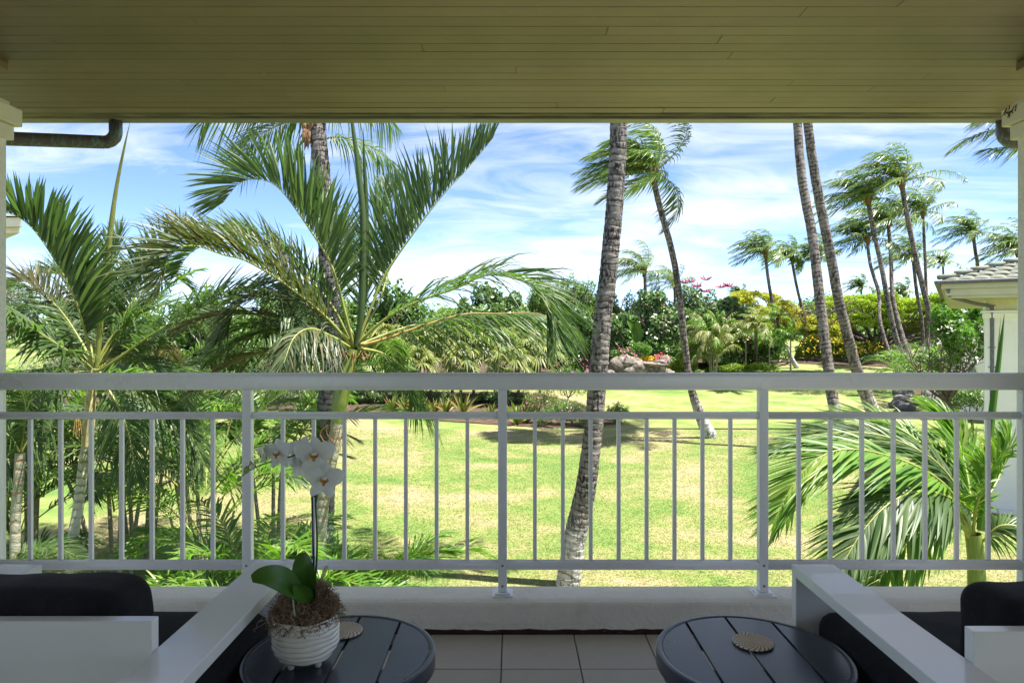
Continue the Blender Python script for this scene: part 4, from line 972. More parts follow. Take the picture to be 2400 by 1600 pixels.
# palm at the right whose fronds blow left across the railing
dG = 7.0; g0 = GP(2290, dG)
pg = thing('feather_palm', g0, 'wind-blown feather palm with a smooth green stem behind the right end of the railing', 'palm tree', 'feather palms close to the balcony')
trunk([g0, P(2289, 1370, dG), P(2286, 1290, dG), P(2281, 1250, dG)], [.10, .09, .088, .075], m_shaft, pg, .5, 20, .02, .015, .02, seed=21)
Gc = (2280, 1262)
FG = [
 ([Gc, (2266, 1215), (2235, 1160), (2178, 1108), (2083, 1068), (1987, 1052), (1915, 1075), (1858, 1137), (1812, 1225)], dG-.7, dict(nl=70, L=.62, w=0.0172, psi=(50, 30), phi=-5, up=(0, -.35, 1), bend=(-.35, 0, -.25), s0=.16, split=80, label='long frond arching left to the third post')),
 ([Gc, (2262, 1190), (2235, 1130), (2178, 1070), (2083, 1025), (1987, 1012), (1880, 1025), (1800, 1055)], dG+.6, dict(nl=66, L=.62, w=0.0166, psi=(45, 25), phi=5, up=(0, -.3, 1), bend=(-.4, 0, -.15), s0=.16, split=60)),
 ([(2276, 1262), (2250, 1200), (2226, 1166), (2155, 1150), (2083, 1180), (2020, 1247), (1970, 1330)], dG-1.0, dict(nl=60, L=.68, w=0.0210, psi=(48, 28), phi=-10, up=(0, -.5, 1), bend=(-.2, 0, -.3), s0=.16, split=60, label='dark lower frond sweeping down to the left')),
 ([(2276, 1265), (2240, 1215), (2178, 1220), (2107, 1290), (2050, 1375)], dG-.6, dict(nl=46, L=.55, w=0.0188, psi=(50, 28), phi=-8, up=(0, -.5, 1), bend=(-.2, 0, -.3), s0=.2, split=40, mat=m_pf_bright)),
 ([Gc, (2276, 1180), (2262, 1090), (2235, 1010), (2180, 950)], dG+1.0, dict(nl=48, L=.6, w=0.0199, psi=(45, 22), phi=30, up=(.4, -.5, 1), bend=(-.35, 0, -.1), s0=.25, mat=m_pf_bright)),
 ([Gc, (2300, 1190), (2335, 1130), (2362, 1060), (2372, 1000)], dG+.9, dict(nl=44, L=.55, w=0.0199, psi=(50, 25), phi=60, up=(-1, -.2, .6), bend=(-.3, 0, -.1), s0=.22, mat=m_pf_bright)),
 ([(2284, 1275), (2310, 1262), (2346, 1232), (2400, 1240), (2450, 1300)], dG-.3, dict(nl=50, L=.55, w=0.0122, psi=(60, 30), phi=0, up=(0, -.4, 1), bend=(-.15, 0, -.5), s0=.15)),
 ([(2282, 1268), (2250, 1230), (2200, 1190), (2140, 1190), (2080, 1240)], dG+.9, dict(nl=50, L=.5, w=0.0144, psi=(55, 28), phi=0, up=(0, -.4, 1), bend=(-.2, 0, -.4), s0=.15)),
 ([Gc, (2290, 1180), (2330, 1090), (2390, 1040), (2450, 1060)], dG-.6, dict(nl=44, L=.55, w=0.0155, psi=(50, 25), phi=10, up=(0, -.3, 1), bend=(-.3, 0, -.3), s0=.2, mat=m_pf_bright)),
 ([Gc, (2240, 1150), (2180, 1060), (2100, 1000), (2000, 975), (1930, 985)], dG+1.3, dict(nl=60, L=.58, w=0.0155, psi=(45, 25), phi=15, up=(0, -.2, 1), bend=(-.4, 0, -.2), s0=.2, mat=m_pf_bright)),
]
for pl, d1, kw in FG:
    kw = dict(kw); mt = kw.pop('mat', m_pf_bright if rng.uniform() < .1 else m_pf); frond(pg, px(pl, dG, d1), mt, r0=.022, **kw)
spear(pg, [(2295, 1240), (2312, 1080), (2325, 960), (2340, 850), (2354, 735)], dG, dG, 20, m_pf_bright)
spear(pg, [(2298, 1230), (2320, 1060), (2333, 900), (2346, 740)], dG+.1, dG+.1, 9, m_rachis)

DENS = 1.0
# ------------------------------------------------------------------ clumping palms below the balcony
def clump_palm(base, height, n, label, seed, mat=None, spread=1.0, L=.42, nl=40, w=.011, group='clumping palms below the balcony', name='areca_palm', K=4, lean=0, r0=.012, nst=4):
    g = np.random.default_rng(seed); base = np.array(base, float)
    t = thing(name, base, label, 'palm tree', group)
    for k in range(nst):
        a = g.uniform(0, 6.28); r_ = g.uniform(.02, .22)*spread; q = [base+np.array([r_*math.cos(a), r_*math.sin(a), -.05]), base+np.array([r_*1.6*math.cos(a), r_*1.6*math.sin(a), height*.28]), base+np.array([r_*2.4*math.cos(a), r_*2.4*math.sin(a), height*.5])]
        trunk(q, [r0*2.4, r0*2, r0*1.6], m_ringed, t, .08, 8, .05, .04, name='stem', seed=seed+k)
    for k in range(n):
        a = k*2.399+g.uniform(-.3, .3); el = R(g.uniform(45, 84)); r_ = g.uniform(.05, .25)*spread
        p = base+np.array([r_*math.cos(a), r_*math.sin(a), height*g.uniform(.32, .52)]); dv = np.array([math.cos(a)*math.cos(el), math.sin(a)*math.cos(el), math.sin(el)]); q = [p]; Lf = height*g.uniform(.55, .8)
        for j in range(8):
            f = (j+1)/8; dv = unit(dv+np.array([math.cos(a)*.10-.03*lean, math.sin(a)*.10, -.26*f])); p = p+dv*Lf/8; q.append(p)
        frond(t, q, mat or m_pf, None, nl, L, w, (58, 28), g.uniform(10, 45), (0, 0, 1), (0, 0, -.35), .2, r0, K, .2, seed=seed*50+k)
    return t
CPB = [
 ((-3.35, 6.6), 2.4, 13, 'bright green clumping palm between the two left feather palms', 1, m_pf_bright, .34),
 ((-6.3, 7.9), 2.6, 12, 'dark clumping palm at the foot of the white-ringed stem', 2, None, .42),
 ((-2.85, 7.6), 2.5, 13, 'clumping palm with pale sunlit fronds left of the orchid', 3, None, .42),
 ((-2.35, 6.7), 2.35, 12, 'clumping palm behind the orchid blooms', 4, m_pf_bright, .42),
 ((-1.75, 8.2), 2.2, 11, 'outermost clumping palm, its fronds drooping over the lawn', 5, None, .45),
 ((-7.6, 10.4), 3.2, 12, 'tall clumping palm behind the white-ringed stem', 6, None, .5),
 ((-4.6, 10.2), 3.3, 12, 'clumping palm standing between the stems farther back', 7, None, .5),
 ((-2.75, 5.4), 1.6, 10, 'low clumping palm right under the parapet', 8, None, .36),
 ((-2.0, 5.4), 1.55, 9, 'small clumping palm under the parapet beside the pot', 9, m_pf_bright, .36),
 ((-5.2, 5.4), 1.8, 9, 'low clumping palm under the far left of the parapet', 10, None, .36),
]
for (x, y), h, n_, lb, sd, mt, L_ in CPB:
    clump_palm((x, y, gz(x, y)), h, n_-2, lb, sd, mt or (m_pf_bright if sd % 2 else m_pf), 1.0, L_*1.1, 50, .015)
for i, (a, d, h, lb) in enumerate(((475, 11.5, 4.7, 'tall clumping palm with pale upright fronds between the two feather palms'), (70, 12, 4.6, 'tall clumping palm at the left edge behind the white-ringed stem'), (330, 13, 4.4, 'tall clumping palm farther back behind the white-ringed stem'), (640, 13.5, 4.4, 'tall clumping palm just left of the rough grey trunk'), (275, 12, 3.8, 'shorter clumping palm right behind the white-ringed stem'))):
    x = (a-CX)/F*d; clump_palm((x, d, gz(x, d)), h, 14, lb, 300+i, m_pf_bright if i % 2 else m_pf, 1.6, .62, 60, .019, 'tall clumping palms behind the feather palms', r0=.018)
# ------------------------------------------------------------------ shrubs and broad-leaved trees
def leaves_geo(C, N_, size, asp, g, cup=.0):
    n = len(C); a = unit(g.normal(0, 1, (n, 3))); a = unit(a-(a*N_).sum(1, keepdims=True)*N_); b = np.cross(N_, a)
    s = size*g.uniform(.7, 1.25, (n, 1))
    V = np.stack([C-a*s, C-b*s*asp+N_*s*cup, C+a*s, C+b*s*asp+N_*s*cup], 1)
    return V.reshape(-1, 3)
def crown_pts(blobs, n, g, shell=.72):
    B = np.array([b[:3] for b in blobs]); Rr = np.array([b[3:] if len(b) > 4 else [b[3]]*3 for b in blobs], float)
    area = (Rr**1.6).prod(1)**(1/1.5); idx = g.choice(len(B), n, p=area/area.sum())
    d = unit(g.normal(0, 1, (n, 3))); r = g.uniform(shell**3, 1, (n, 1))**(1/3)
    return B[idx]+d*r*Rr[idx], d
def foliage(name, blobs, n, size, mat, parent, seed=0, asp=.5, shell=.72, sub=3, subr=.45, tilt=.6, clump=None, kind=None, upb=.35):
    g = np.random.default_rng(seed); sb = []
    for b in blobs:                                    # break each blob into smaller uneven clumps
        r = np.array(b[3:] if len(b) > 4 else [b[3]]*3, float); c = np.array(b[:3], float)
        for k in range(sub):
            d = unit(g.normal(0, 1, 3)); rr = subr*g.uniform(.6, 1.25); sb.append(tuple(c+d*r*(1-rr*.55))+tuple(r*rr))
        sb.append(tuple(c)+tuple(r*.72))
    C, d = crown_pts(sb, n, g, shell); Nn = unit(d*(1-tilt)+g.normal(0, 1, (n, 3))*tilt+np.array([0, 0, upb]))
    V = leaves_geo(C, Nn, size, asp, g, .15)
    return obj(name, V, np.arange(4*n).reshape(-1, 4), mat, parent, kind=kind)
m_hedge = leafmat('dark_glossy_hedge_leaf', [(.05, .11, .03), (.085, .165, .045), (.14, .225, .07), (.24, .29, .14)], .33, .6, .2)
m_hedge2 = leafmat('mid_green_leaf', [(.07, .14, .03), (.11, .20, .045), (.16, .26, .06)], .42, .5, .3)
m_lime = leafmat('lime_canopy_leaf', [(.18, .26, .02), (.28, .38, .025), (.38, .46, .04), (.32, .38, .05)], .6, .3, .45)
m_gold = leafmat('golden_olive_leaf', [(.24, .27, .035), (.40, .38, .04), (.52, .45, .06), (.30, .34, .06)], .6, .3, .4)
m_kiawe = leafmat('feathery_light_green_leaf', [(.11, .18, .045), (.16, .25, .055), (.22, .31, .08)], .6, .3, .4)
m_grey = leafmat('silvery_shrub_leaf', [(.12, .14, .09), (.20, .21, .14), (.30, .30, .22)], .6, .3, .25)
m_plum = leafmat('plumeria_leaf', [(.065, .169, .026), (.117, .247, .039), (.208, .351, .065)], .35, .55, .4)
m_fan = leafmat('straw_green_fan_leaf', [(.108, .144, .036), (.168, .204, .048), (.264, .276, .096), (.360, .324, .144)], .5, .4, .35)
m_limeshrub = leafmat('lime_ground_shrub', [(.12, .20, .015), (.20, .28, .02), (.26, .30, .03)], .5, .4, .4)
m_brown_twig = simple('grey_brown_branch', (.15, .12, .10), (.08, .065, .055), 8, .9, .2, .5, 30, .01)
m_pink = leafmat('magenta_bract', [(.60, .05, .28), (.75, .12, .42), (.70, .25, .40)], .6, .3, .4, (1.1, .8, .9))
m_red = leafmat('red_flower_ray', [(.45, .04, .05), (.55, .08, .10), (.40, .03, .08)], .6, .3, .3, (1.1, .7, .8))
m_yel = leafmat('yellow_flower', [(.65, .45, .02), (.75, .55, .05)], .6, .3, .3, (1.1, 1, .6))
m_wht = leafmat('white_blossom', [(.80, .80, .74), (.72, .72, .62)], .5, .3, .3, (1, 1, .9))
def branchy(parent, base, h, spread, n, r, seed, mat=None, name='trunk', levels=2, flat=.5):
    g = np.random.default_rng(seed); mb = MB(); base = np.array(base, float)
    top = base+np.array([g.normal(0, .1)*h, 0, h*.35]); mb.tube([base-np.array([0, 0, .1]), (base+top)/2+g.normal(0, .03, 3)*h, top], [r*1.3, r, r*.85], 7)
    ends = []
    for k in range(n):
        a = k*2.4+g.uniform(-.4, .4); e = top+np.array([math.cos(a)*spread*g.uniform(.5, 1), math.sin(a)*spread*g.uniform(.5, 1), h*g.uniform(flat, .65)])
        m1 = top+(e-top)*.45+np.array([0, 0, -h*.05])+g.normal(0, .05, 3)*h; q, _ = spline([top, m1, e], 8); mb.tube(q, np.linspace(r*.6, r*.12, 8), 5)
        for j in range(levels+1):
            p = q[3+j]; e2 = p+np.array([g.normal(0, .4)*spread*.6, g.normal(0, .4)*spread*.6, h*g.uniform(.1, .3)]); q2, _ = spline([p, (p+e2)/2+g.normal(0, .04, 3)*h, e2], 6); mb.tube(q2, np.linspace(r*.28, r*.06, 6), 4)
    return mb.obj(name, mat or m_brown_twig, parent, True)
def bush(px_c, d, wpx, hpx, label, mat, n=5000, size=None, seed=0, name='shrub', cat='shrub', group=None, nb=7, trunk_=True, asp=.5, depth=.7, tilt=.6, sub=4, yb=None):
    """a rounded bush: centre column px_c at depth d, width, and top/bottom rows in pixels"""
    g = np.random.default_rng(seed+500); top, bot = hpx; s = d/F; b0 = GP(px_c, d); zb = max(b0[2], P(0, bot, d)[2]-.0) if yb is None else yb
    base = np.array([b0[0], d, b0[2]]); zt = P(0, top, d)[2]; w = wpx*s/2; h = zt-zb
    t = thing(name, base, label, cat, group)
    if trunk_: branchy(t, base, (zt-base[2])*.75, w*.5, 6, max(.03, .03*w), seed)
    bl = []
    for k in range(int(nb*3.2)):
        x = g.uniform(-.86, .86)*w; q = math.sqrt(max(.05, 1-(x/w)**2)); rz = h*g.uniform(.13, .24); u = g.uniform(0, 1)**.75
        zz = zb+rz*.6+u*(h*q*g.uniform(.88, 1.06)-rz*1.5); rx = min(w*g.uniform(.14, .30), h*.6)
        bl.append((base[0]+x, d+g.uniform(-.5, .5)*w*depth*.6*q, zz, rx, rx*.9, max(rz, .15)))
    for k in range(nb): 
        x = -w*.8+1.6*w*(k+.5)/nb; bl.append((base[0]+x, d+.2*w*depth, zb+h*.38, w/nb*1.5, w*depth*.35+.15, h*.40*math.sqrt(max(.1, 1-(x/w)**2))))
    foliage('crown', bl, n, size or max(.03, 5.5*s), mat, t, seed, asp, sub=sub, tilt=tilt)
    return t
def flecks(parent, blobs_or_pts, n, size, mat, seed, name='flowers', asp=.8, clump=3, cr=.08):
    g = np.random.default_rng(seed); C = np.array(blobs_or_pts, float); k = len(C); c = np.repeat(C, clump, 0)+g.normal(0, cr, (k*clump, 3))
    V = leaves_geo(c, unit(g.normal(0, 1, (len(c), 3))+np.array([.3, -1, .8])), size, asp, g); o = obj(name, V, np.arange(4*len(c)).reshape(-1, 4), mat, parent, kind='stuff'); return o
def scatter(px0, px1, py0, py1, d, n, seed, dj=1.0):
    g = np.random.default_rng(seed); return [P(g.uniform(px0, px1), g.uniform(py0, py1), d+g.uniform(-dj, dj)) for _ in range(n)]

# background mass, far to near
far = foliage('distant_woods', [(x, 118+8*math.sin(x*.3), gz(x, 118)+3.6+1.2*math.sin(x*.11+2)+1.0*math.sin(x*.23), 7, 5, 3.6) for x in np.arange(-100, 115, 6)], 70000, .36, m_kiawe, None, 90, kind='stuff')
tag(far, 'hazy distant belt of woodland closing the garden', 'woods')
bush(1340, 62, 250, (596, 860), 'tall feathery light green tree behind the thick trunk, sky showing through it', m_kiawe, 46000, .11, 1, 'kiawe_tree', 'tree', None, 9, depth=.8, sub=9, tilt=.8)
bush(1475, 62, 260, (650, 850), 'round light green tree behind the dark hedge', m_kiawe, 30000, .12, 2, 'kiawe_tree', 'tree', None, 7, sub=6, tilt=.8)
bush(1930, 88, 260, (672, 800), 'hazy green tree behind the golden tree', m_kiawe, 12000, .16, 3, 'kiawe_tree', 'tree', None, 7, sub=6, tilt=.8)
bush(2310, 70, 180, (590, 780), 'sparse feathery tree behind the pavilion roof', m_kiawe, 4200, .13, 4, 'kiawe_tree', 'tree', None, 7, sub=6, tilt=.8)
bush(2215, 66, 90, (672, 800), 'sparse small tree left of the pavilion gutter', m_kiawe, 3200, .11, 5, 'kiawe_tree', 'tree', None, 4, sub=5, tilt=.8)
bush(2060, 84, 60, (640, 780), 'thin tree beside the distant windswept palm', m_hedge2, 1500, .14, 6, 'kiawe_tree', 'tree', None, 3)
bush(770, 36, 110, (585, 800), 'feathery tree top showing left of the rough trunk', m_kiawe, 5000, .07, 7, 'kiawe_tree', 'tree', None, 4, sub=6, tilt=.8)
bush(20, 34, 150, (612, 800), 'grey-green tree at the far left edge', m_grey, 7000, .06, 8, 'kiawe_tree', 'tree', None, 5, sub=6, tilt=.8)
# octopus tree with red flower rays
ot = bush(1655, 62, 200, (646, 850), 'dark glossy tree topped with red star-shaped flower sprays', m_hedge, 18000, .13, 10, 'umbrella_tree', 'tree', None, 6)
g_ = np.random.default_rng(4)
for k, (fx, fy) in enumerate(((1618, 661), (1632, 672), (1655, 656), (1690, 674), (1652, 684), (1706, 672), (1604, 664))):
    c = P(fx, fy, 59.5); mb = MB()
    for j in range(13):
        a = j*6.283/13+g_.uniform(-.15, .15); e = c+np.array([math.cos(a)*.52, math.sin(a)*.4, .05+.34*g_.uniform()]); mb.tube([c, (c+e)/2+np.array([0, 0, -.04]), e], [.035, .045, .025], 4)
    mb.obj('flower_spray', m_red, ot)
# big dark hedge of sea hibiscus
HD = [(1535, 54, 280, (682, 880), 36000, 21, 'dark glossy broad-leaved shrub, widest of the hedge, right of the thick trunk'), (1700, 56, 250, (678, 870), 26000, 22, 'dark broad-leaved shrub behind the weeping bamboo palm'),
      (1320, 50, 220, (695, 890), 20000, 23, 'dark shrub left of the thick trunk above the pink flowers'), (1130, 46, 290, (655, 860), 24000, 24, 'dark shrub behind the straw-green fan palms'), (900, 44, 270, (650, 870), 22000, 25, 'dark shrub behind the green-shafted palm'),
      (700, 40, 260, (655, 880), 18000, 26, 'mid green shrub behind the left fronds'), (480, 36, 290, (672, 900), 18000, 27, 'bright green shrub between the two left palms'), (250, 36, 290, (690, 920), 16000, 28, 'dense shrub behind the white-ringed palm')]
for i, (a, d, w_, hh, n_, sd, lb) in enumerate(HD):
    tt = bush(a, d, w_, hh, lb, m_hedge if i in (0, 1, 2, 3) else m_hedge2, n_, None, sd, 'hedge_shrub', 'shrub', 'dense shrubs closing the garden', 7, sub=6, tilt=.7)
    if i in (0, 1): flecks(tt, scatter(a-w_*.42, a+w_*.42, hh[0]+12, hh[0]+80, d-w_*d/F*.25, 34, sd, .5), 0, .05, m_pink if False else simple('pale_red_bud', (.35, .16, .14), rough=.6), sd, 'buds', clump=2)
for a, d, w_, hh, n_, sd, lb in ((400, 33, 240, (790, 990), 9000, 31, 'silvery grey-green shrub behind the left palms'), (640, 33, 180, (800, 980), 6000, 32, 'silvery shrub left of the rough trunk'), (120, 32, 220, (800, 1010), 7000, 33, 'silvery shrub at the far left above the railing')):
    bush(a, d, w_, hh, lb, m_grey, n_, .045, sd, 'silver_shrub', 'shrub', 'silvery shrubs behind the left palms', 5, sub=6, tilt=.8)
for a, w_, sd, lb in ((640, 180, 35, 'clipped dark groundcover shrub left of the rough trunk'), (850, 120, 36, 'dark leafy shrub with tiny pink blooms beside the green shaft'), (1000, 200, 37, 'dark shrub in the shade behind the sword-leaved plants'), (1190, 200, 38, 'dark shrub behind the right sword-leaved plants')):
    bush(a, 39, w_, (905, 966), lb, m_hedge, 6000, .055, sd, 'groundcover_shrub', 'shrub', 'low dark shrubs in the planting bed', 6)
bush(1750, 54, 230, (745, 870), 'pale flowering shrub behind the three young palms', m_hedge2, 10000, .10, 40, 'flowering_shrub', 'shrub', None, 6, sub=6, tilt=.8)
flecks(bpy.data.objects['flowering_shrub'], scatter(1660, 1800, 745, 800, 51.5, 34, 5, .5), 0, .09, simple('peach_blossom', (.62, .42, .26), rough=.6), 41)
# golden tree
gt = thing('golden_tree', GP(1865, 62), 'golden olive tree with bare twigs showing, left of the bare pair of trunks', 'tree')
b0 = GP(1865, 62); branchy(gt, b0, 5.2, 5.4, 14, .20, 44, simple('pale_branch', (.24, .19, .15), rough=.9), levels=3)
bl = []; g_ = np.random.default_rng(451)
for k in range(150):
    a = g_.uniform(1712, 1985); top = np.interp(a, [1712, 1740, 1800, 1850, 1900, 1985], [694, 678, 684, 708, 732, 760]); b = top+g_.uniform(0, 1)**1.1*66+4; p = P(a, b, 62+g_.uniform(-2.5, 2.5)); bl.append((*p, g_.uniform(.4, 1.0), .8, g_.uniform(.18, .45)))
foliage('crown', bl, 34000, .10, m_gold, gt, 45, sub=4, tilt=.8, shell=.4)
# flat topped monkeypod
mt_ = thing('monkeypod_tree', GP(2060, 66), 'wide flat-topped lime green tree with dark spreading branches behind the palms', 'tree')
b0 = GP(2055, 64); b0[2] -= .1; g_ = np.random.default_rng(46); mb = MB(); fork = b0+np.array([-.3, 0, 1.6])
mb.tube([b0, b0+np.array([.1, 0, .8]), fork], [.50, .40, .42], 9); mb.obj('trunk', m_brown_twig, mt_, True)
for k in range(20):
    a = k*2.4; sx = g_.uniform(4, 10.5); e = fork+np.array([math.cos(a)*sx, math.sin(a)*sx*.55, g_.uniform(2.6, 4.2)]); m1 = fork+(e-fork)*np.array([.5, .5, .30])+g_.normal(0, .3, 3); q, _ = spline([fork, m1, e], 12)
    bm_ = MB().tube(q, np.linspace(.20, .035, 12), 5)
    for j in range(5):
        p = q[4+j]; e2 = p+np.array([g_.normal(0, 1.3), g_.normal(0, 1), g_.uniform(.8, 1.8)]); q2, _ = spline([p, (p+e2)/2+g_.normal(0, .15, 3), e2], 6); bm_.tube(q2, np.linspace(.07, .02, 6), 4)
    bm_.obj('branch', m_brown_twig, mt_, True)
bl = []
for k in range(150):
    px_ = g_.uniform(1925, 2290); q = abs((px_-2110)/190.0); top = 690+12*q*q; py_ = top+(g_.uniform(0, 1)**1.2)*(76 if px_ < 2150 else 92); p = P(px_, py_, 64+g_.uniform(-4.5, 4.5)); bl.append((*p, g_.uniform(.8, 1.6), 1.2, g_.uniform(.22, .42)))
foliage('crown', bl, 60000, .11, m_lime, mt_, 47, sub=4, subr=.5, tilt=.6, shell=.3, asp=.6)
bush(2080, 76, 420, (730, 850), 'dark thicket under the flat-topped tree', m_hedge2, 14000, .16, 48, 'thicket', 'shrub', None, 9)
# yellow-flowered shrubs under it
for i, (a, w_, lb) in enumerate(((1905, 80, 'yellow-flowered shrub between the slim trunk and the left bare trunk'), (1980, 90, 'yellow-flowered shrub between the bare trunks'), (2040, 90, 'yellow-flowered shrub right of the bare trunks'), (2100, 70, 'brownish shrub at the foot of the flat-topped tree'))):
    tt = bush(a, 60, w_, (790 if i < 3 else 815, 850), lb, m_limeshrub if i < 3 else m_gold, 3200, .10, 50+i, 'hibiscus_shrub', 'shrub', 'shrubs under the flat-topped tree', 4)
    if i < 3: flecks(tt, scatter(a-w_*.45, a+w_*.45, 793, 828, 58.6, 34, 60+i, .4), 0, .08, m_yel, 60+i)
# weeping bamboo-palm clump
wp = thing('weeping_palm', GP(1672, 50), 'weeping yellow-green palm clump between the slender trunk and the young palms', 'palm tree')
b0 = GP(1672, 50)
for k in range(5): trunk([b0+np.array([.2*math.cos(k*1.3), .2*math.sin(k*1.3), 0]), b0+np.array([.35*math.cos(k*1.3), .3*math.sin(k*1.3), 1.6])], [.05, .04], m_ringed, wp, .1, 6, .1, name='stem', seed=k)
g_ = np.random.default_rng(66)
for k in range(46):
    a = k*2.4; el = R(g_.uniform(40, 88)); p = b0+np.array([.3*math.cos(a), .3*math.sin(a), g_.uniform(.8, 2.7)]); dv = np.array([math.cos(a)*math.cos(el), math.sin(a)*math.cos(el), math.sin(el)]); q = [p]
    for j in range(8): dv = unit(dv+np.array([-.04, 0, -.36*(j+1)/8-.1*(j > 4)])); p = p+dv*.37; q.append(p)
    frond(wp, q, m_fan if k % 3 else m_pf_bright, m_rachis, 44, .60, .032, (50, 20), 0, (0, 0, 1), (-.15, 0, -1.0), .12, .012, 3, 0, seed=700+k)
# three young feather palms on the far lawn edge
for i, (a, yc, yf, lb) in enumerate(((1748, 790, 872, 'young feather palm nearest the weeping clump'), (1803, 803, 872, 'young feather palm in the middle of the three'), (1853, 793, 880, 'young feather palm with the brightest crown, rightmost of the three'))):
    f0 = G(a, yf); d = f0[1]; t = thing('young_palm', f0, lb, 'palm tree', 'three young palms at the lawn edge'); c = P(a, yc, d)
    trunk([f0, (f0+c)/2, c], [.075, .06, .05], m_ringed, t, .1, 8, .06, seed=i); g_ = np.random.default_rng(80+i)
    for k in range(15):
        aa = k*2.4; el = R(80-75*(k/15)); dv = np.array([math.cos(aa)*math.cos(el), math.sin(aa)*math.cos(el), math.sin(el)]); p = c; q = [p]
        for j in range(7): dv = unit(dv+np.array([-.05, 0, -.34*(j+1)/7])); p = p+dv*.235; q.append(p)
        frond(t, q, m_pf_bright, m_rachis, 34, .42, .030, (55, 25), 10, (0, 0, 1), (-.1, 0, -.9), .12, .012, 3, 0, seed=800+i*20+k)
for i, (a, yc, yf, lb, wv) in enumerate(((1768, 760, 868, 'stouter palm behind the young palms, its stem in shade', 9),)):
    coconut([(a+4, 765), (a+4, 810), (a+2, 858)], 44, wv, lb, 1.9, 14, .5, seed=85, nl=30, lw=.07, nside=8, step=.1, K=3, cmat=m_fan, flare=1.2)
coconut([(1822, 745), (1828, 790), (1838, 825), (1852, 850)], 50, 8, 'leaning pale palm trunk behind the rightmost young palm', 1.7, 10, .6, seed=86, nl=26, lw=.07, nside=8, step=.1, K=3, cmat=m_pf_bright)
# lime ground shrubs beside them
for i, (a, d, w_, hh, lb) in enumerate(((1760, 50, 150, (846, 870), 'bright lime groundcover mound around the young palms'), (1600, 50, 90, (820, 885), 'bright green low plants right of the rock grotto'), (1690, 51, 80, (850, 876), 'green low plants under the weeping palm'))):
    bush(a, d, w_, hh, lb, m_limeshrub, 4500, .06, 90+i, 'groundcover_mound', 'groundcover', 'low bright mounds along the lawn edge', 6, False)
# banana-like plant and small shrubs over the grotto
bp = thing('banana_plant', GP(1493, 50), 'young banana plant with broad upright leaves above the rock grotto', 'plant'); c = P(1492, 802, 50)
trunk([GP(1493, 50), c], [.08, .06], m_shaft, bp, .3, 8, .1)
for k, (ex, ey) in enumerate(((1470, 752), (1483, 765), (1492, 752), (1500, 757), (1508, 775), (1474, 790))):
    blade('leaf', [c, P((1492+ex)/2+(-1)**k*2, (802+ey)/2-6, 49.9), P(ex, ey, 49.8)], .24, m_pf_bright, bp, .3, 12, 2, thick=.004)
for i, (a, w_, hh, m_, lb, n_) in enumerate(((1500, 60, (792, 840), m_plum, 'small leafy shrub growing on the rock grotto', 1600), (1462, 70, (800, 850), m_hedge2, 'mixed flowering shrub left of the banana plant', 1800), (1515, 70, (826, 850), m_yel, 'yellow-leaved croton in the grotto basin', 1500), (1555, 60, (825, 850), m_hedge2, 'small red-flowered shrub at the right of the grotto', 1200))):
    bush(a, 48.5, w_, hh, lb, m_, n_, .065, 100+i, 'grotto_plant', 'shrub', 'plants growing on the rock grotto', 3)
flecks(bpy.data.objects['grotto_plant.003'], scatter(1535, 1575, 828, 842, 47.6, 14, 7, .2), 0, .075, m_red, 7)
flecks(bpy.data.objects['grotto_plant.001'], scatter(1450, 1500, 812, 840, 47.6, 10, 8, .2), 0, .07, m_pink, 8)
# rock grotto
m_rock = simple('pale_grotto_rock', (.27, .235, .195), (.08, .07, .06), 3.5, .9, .2, .9, 7, .06)
m_lava = simple('dark_lava_rock', (.085, .08, .085), (.16, .15, .15), 3, .9, .3, .9, 10, .06)
def rock(c, r, seed, mat, parent, name='rock', sq=(1, 1, 1), sub=2):
    import bmesh
    bm = bmesh.new(); bmesh.ops.create_icosphere(bm, subdivisions=sub+1, radius=1)
    off = Vector((seed*3.1, seed*1.7, 0)); V = []
    for v in bm.verts:
        k = 1+.34*mnoise.noise(v.co*1.3+off)+.16*mnoise.noise(v.co*3.1+off)+.07*mnoise.noise(v.co*7+off); V.append(np.array(v.co)*k*r*np.array(sq)+c)
    Fc = [[v.index for v in f.verts] for f in bm.faces]; bm.free()
    return obj(name, V, Fc, mat, parent, True)
rg = thing('rock_grotto', GP(1505, 48), 'pale boulder grotto with a shallow overhanging basin behind the thick trunk', 'rockwork')
for k, (a, b, r_, sq) in enumerate(((1450, 856, .42, (1.1, 1, 1)), (1465, 843, .30, (1.2, 1, .8)), (1480, 850, .45, (1.3, 1, .7)), (1464, 862, .28, (1, 1, .9)), (1490, 866, .5, (1.4, 1, .9)), (1515, 853, .42, (2.0, 1.3, .34)), (1535, 853, .38, (1.9, 1.3, .32)), (1520, 868, .42, (1.2, .8, .8)), (1545, 866, .42, (1, .8, .9)), (1558, 845, .28, (1.1, 1, 1)), (1548, 850, .3, (1.2, 1, .6)), (1435, 868, .42, (1, 1, 1)), (1425, 880, .4, (1, 1, .8)), (1560, 878, .4, (1.3, 1, .8)))):
    rock(P(a, b, 47.8+.2*math.sin(k*3)), r_*1.37, k+1, m_rock, rg, 'boulder', sq)
lr = thing('lava_rock_bank', GP(2200, 34), 'low bank of dark lava rocks on bare earth in front of the pavilion', 'rockwork')
g_ = np.random.default_rng(31)
for k in range(34):
    p = G(g_.uniform(2100, 2400), g_.uniform(918, 962)); r_ = g_.uniform(.14, .5); rock(p+np.array([0, 0, r_*.25]), r_, 40+k, m_lava, lr, 'rock', (1.2, 1, .65), 1)
bush(2280, 30, 170, (900, 960), 'dark leafy shrub among the lava rocks', m_hedge2, 4000, .05, 120, 'groundcover_shrub', 'shrub', 'low dark shrubs in the planting bed', 5)
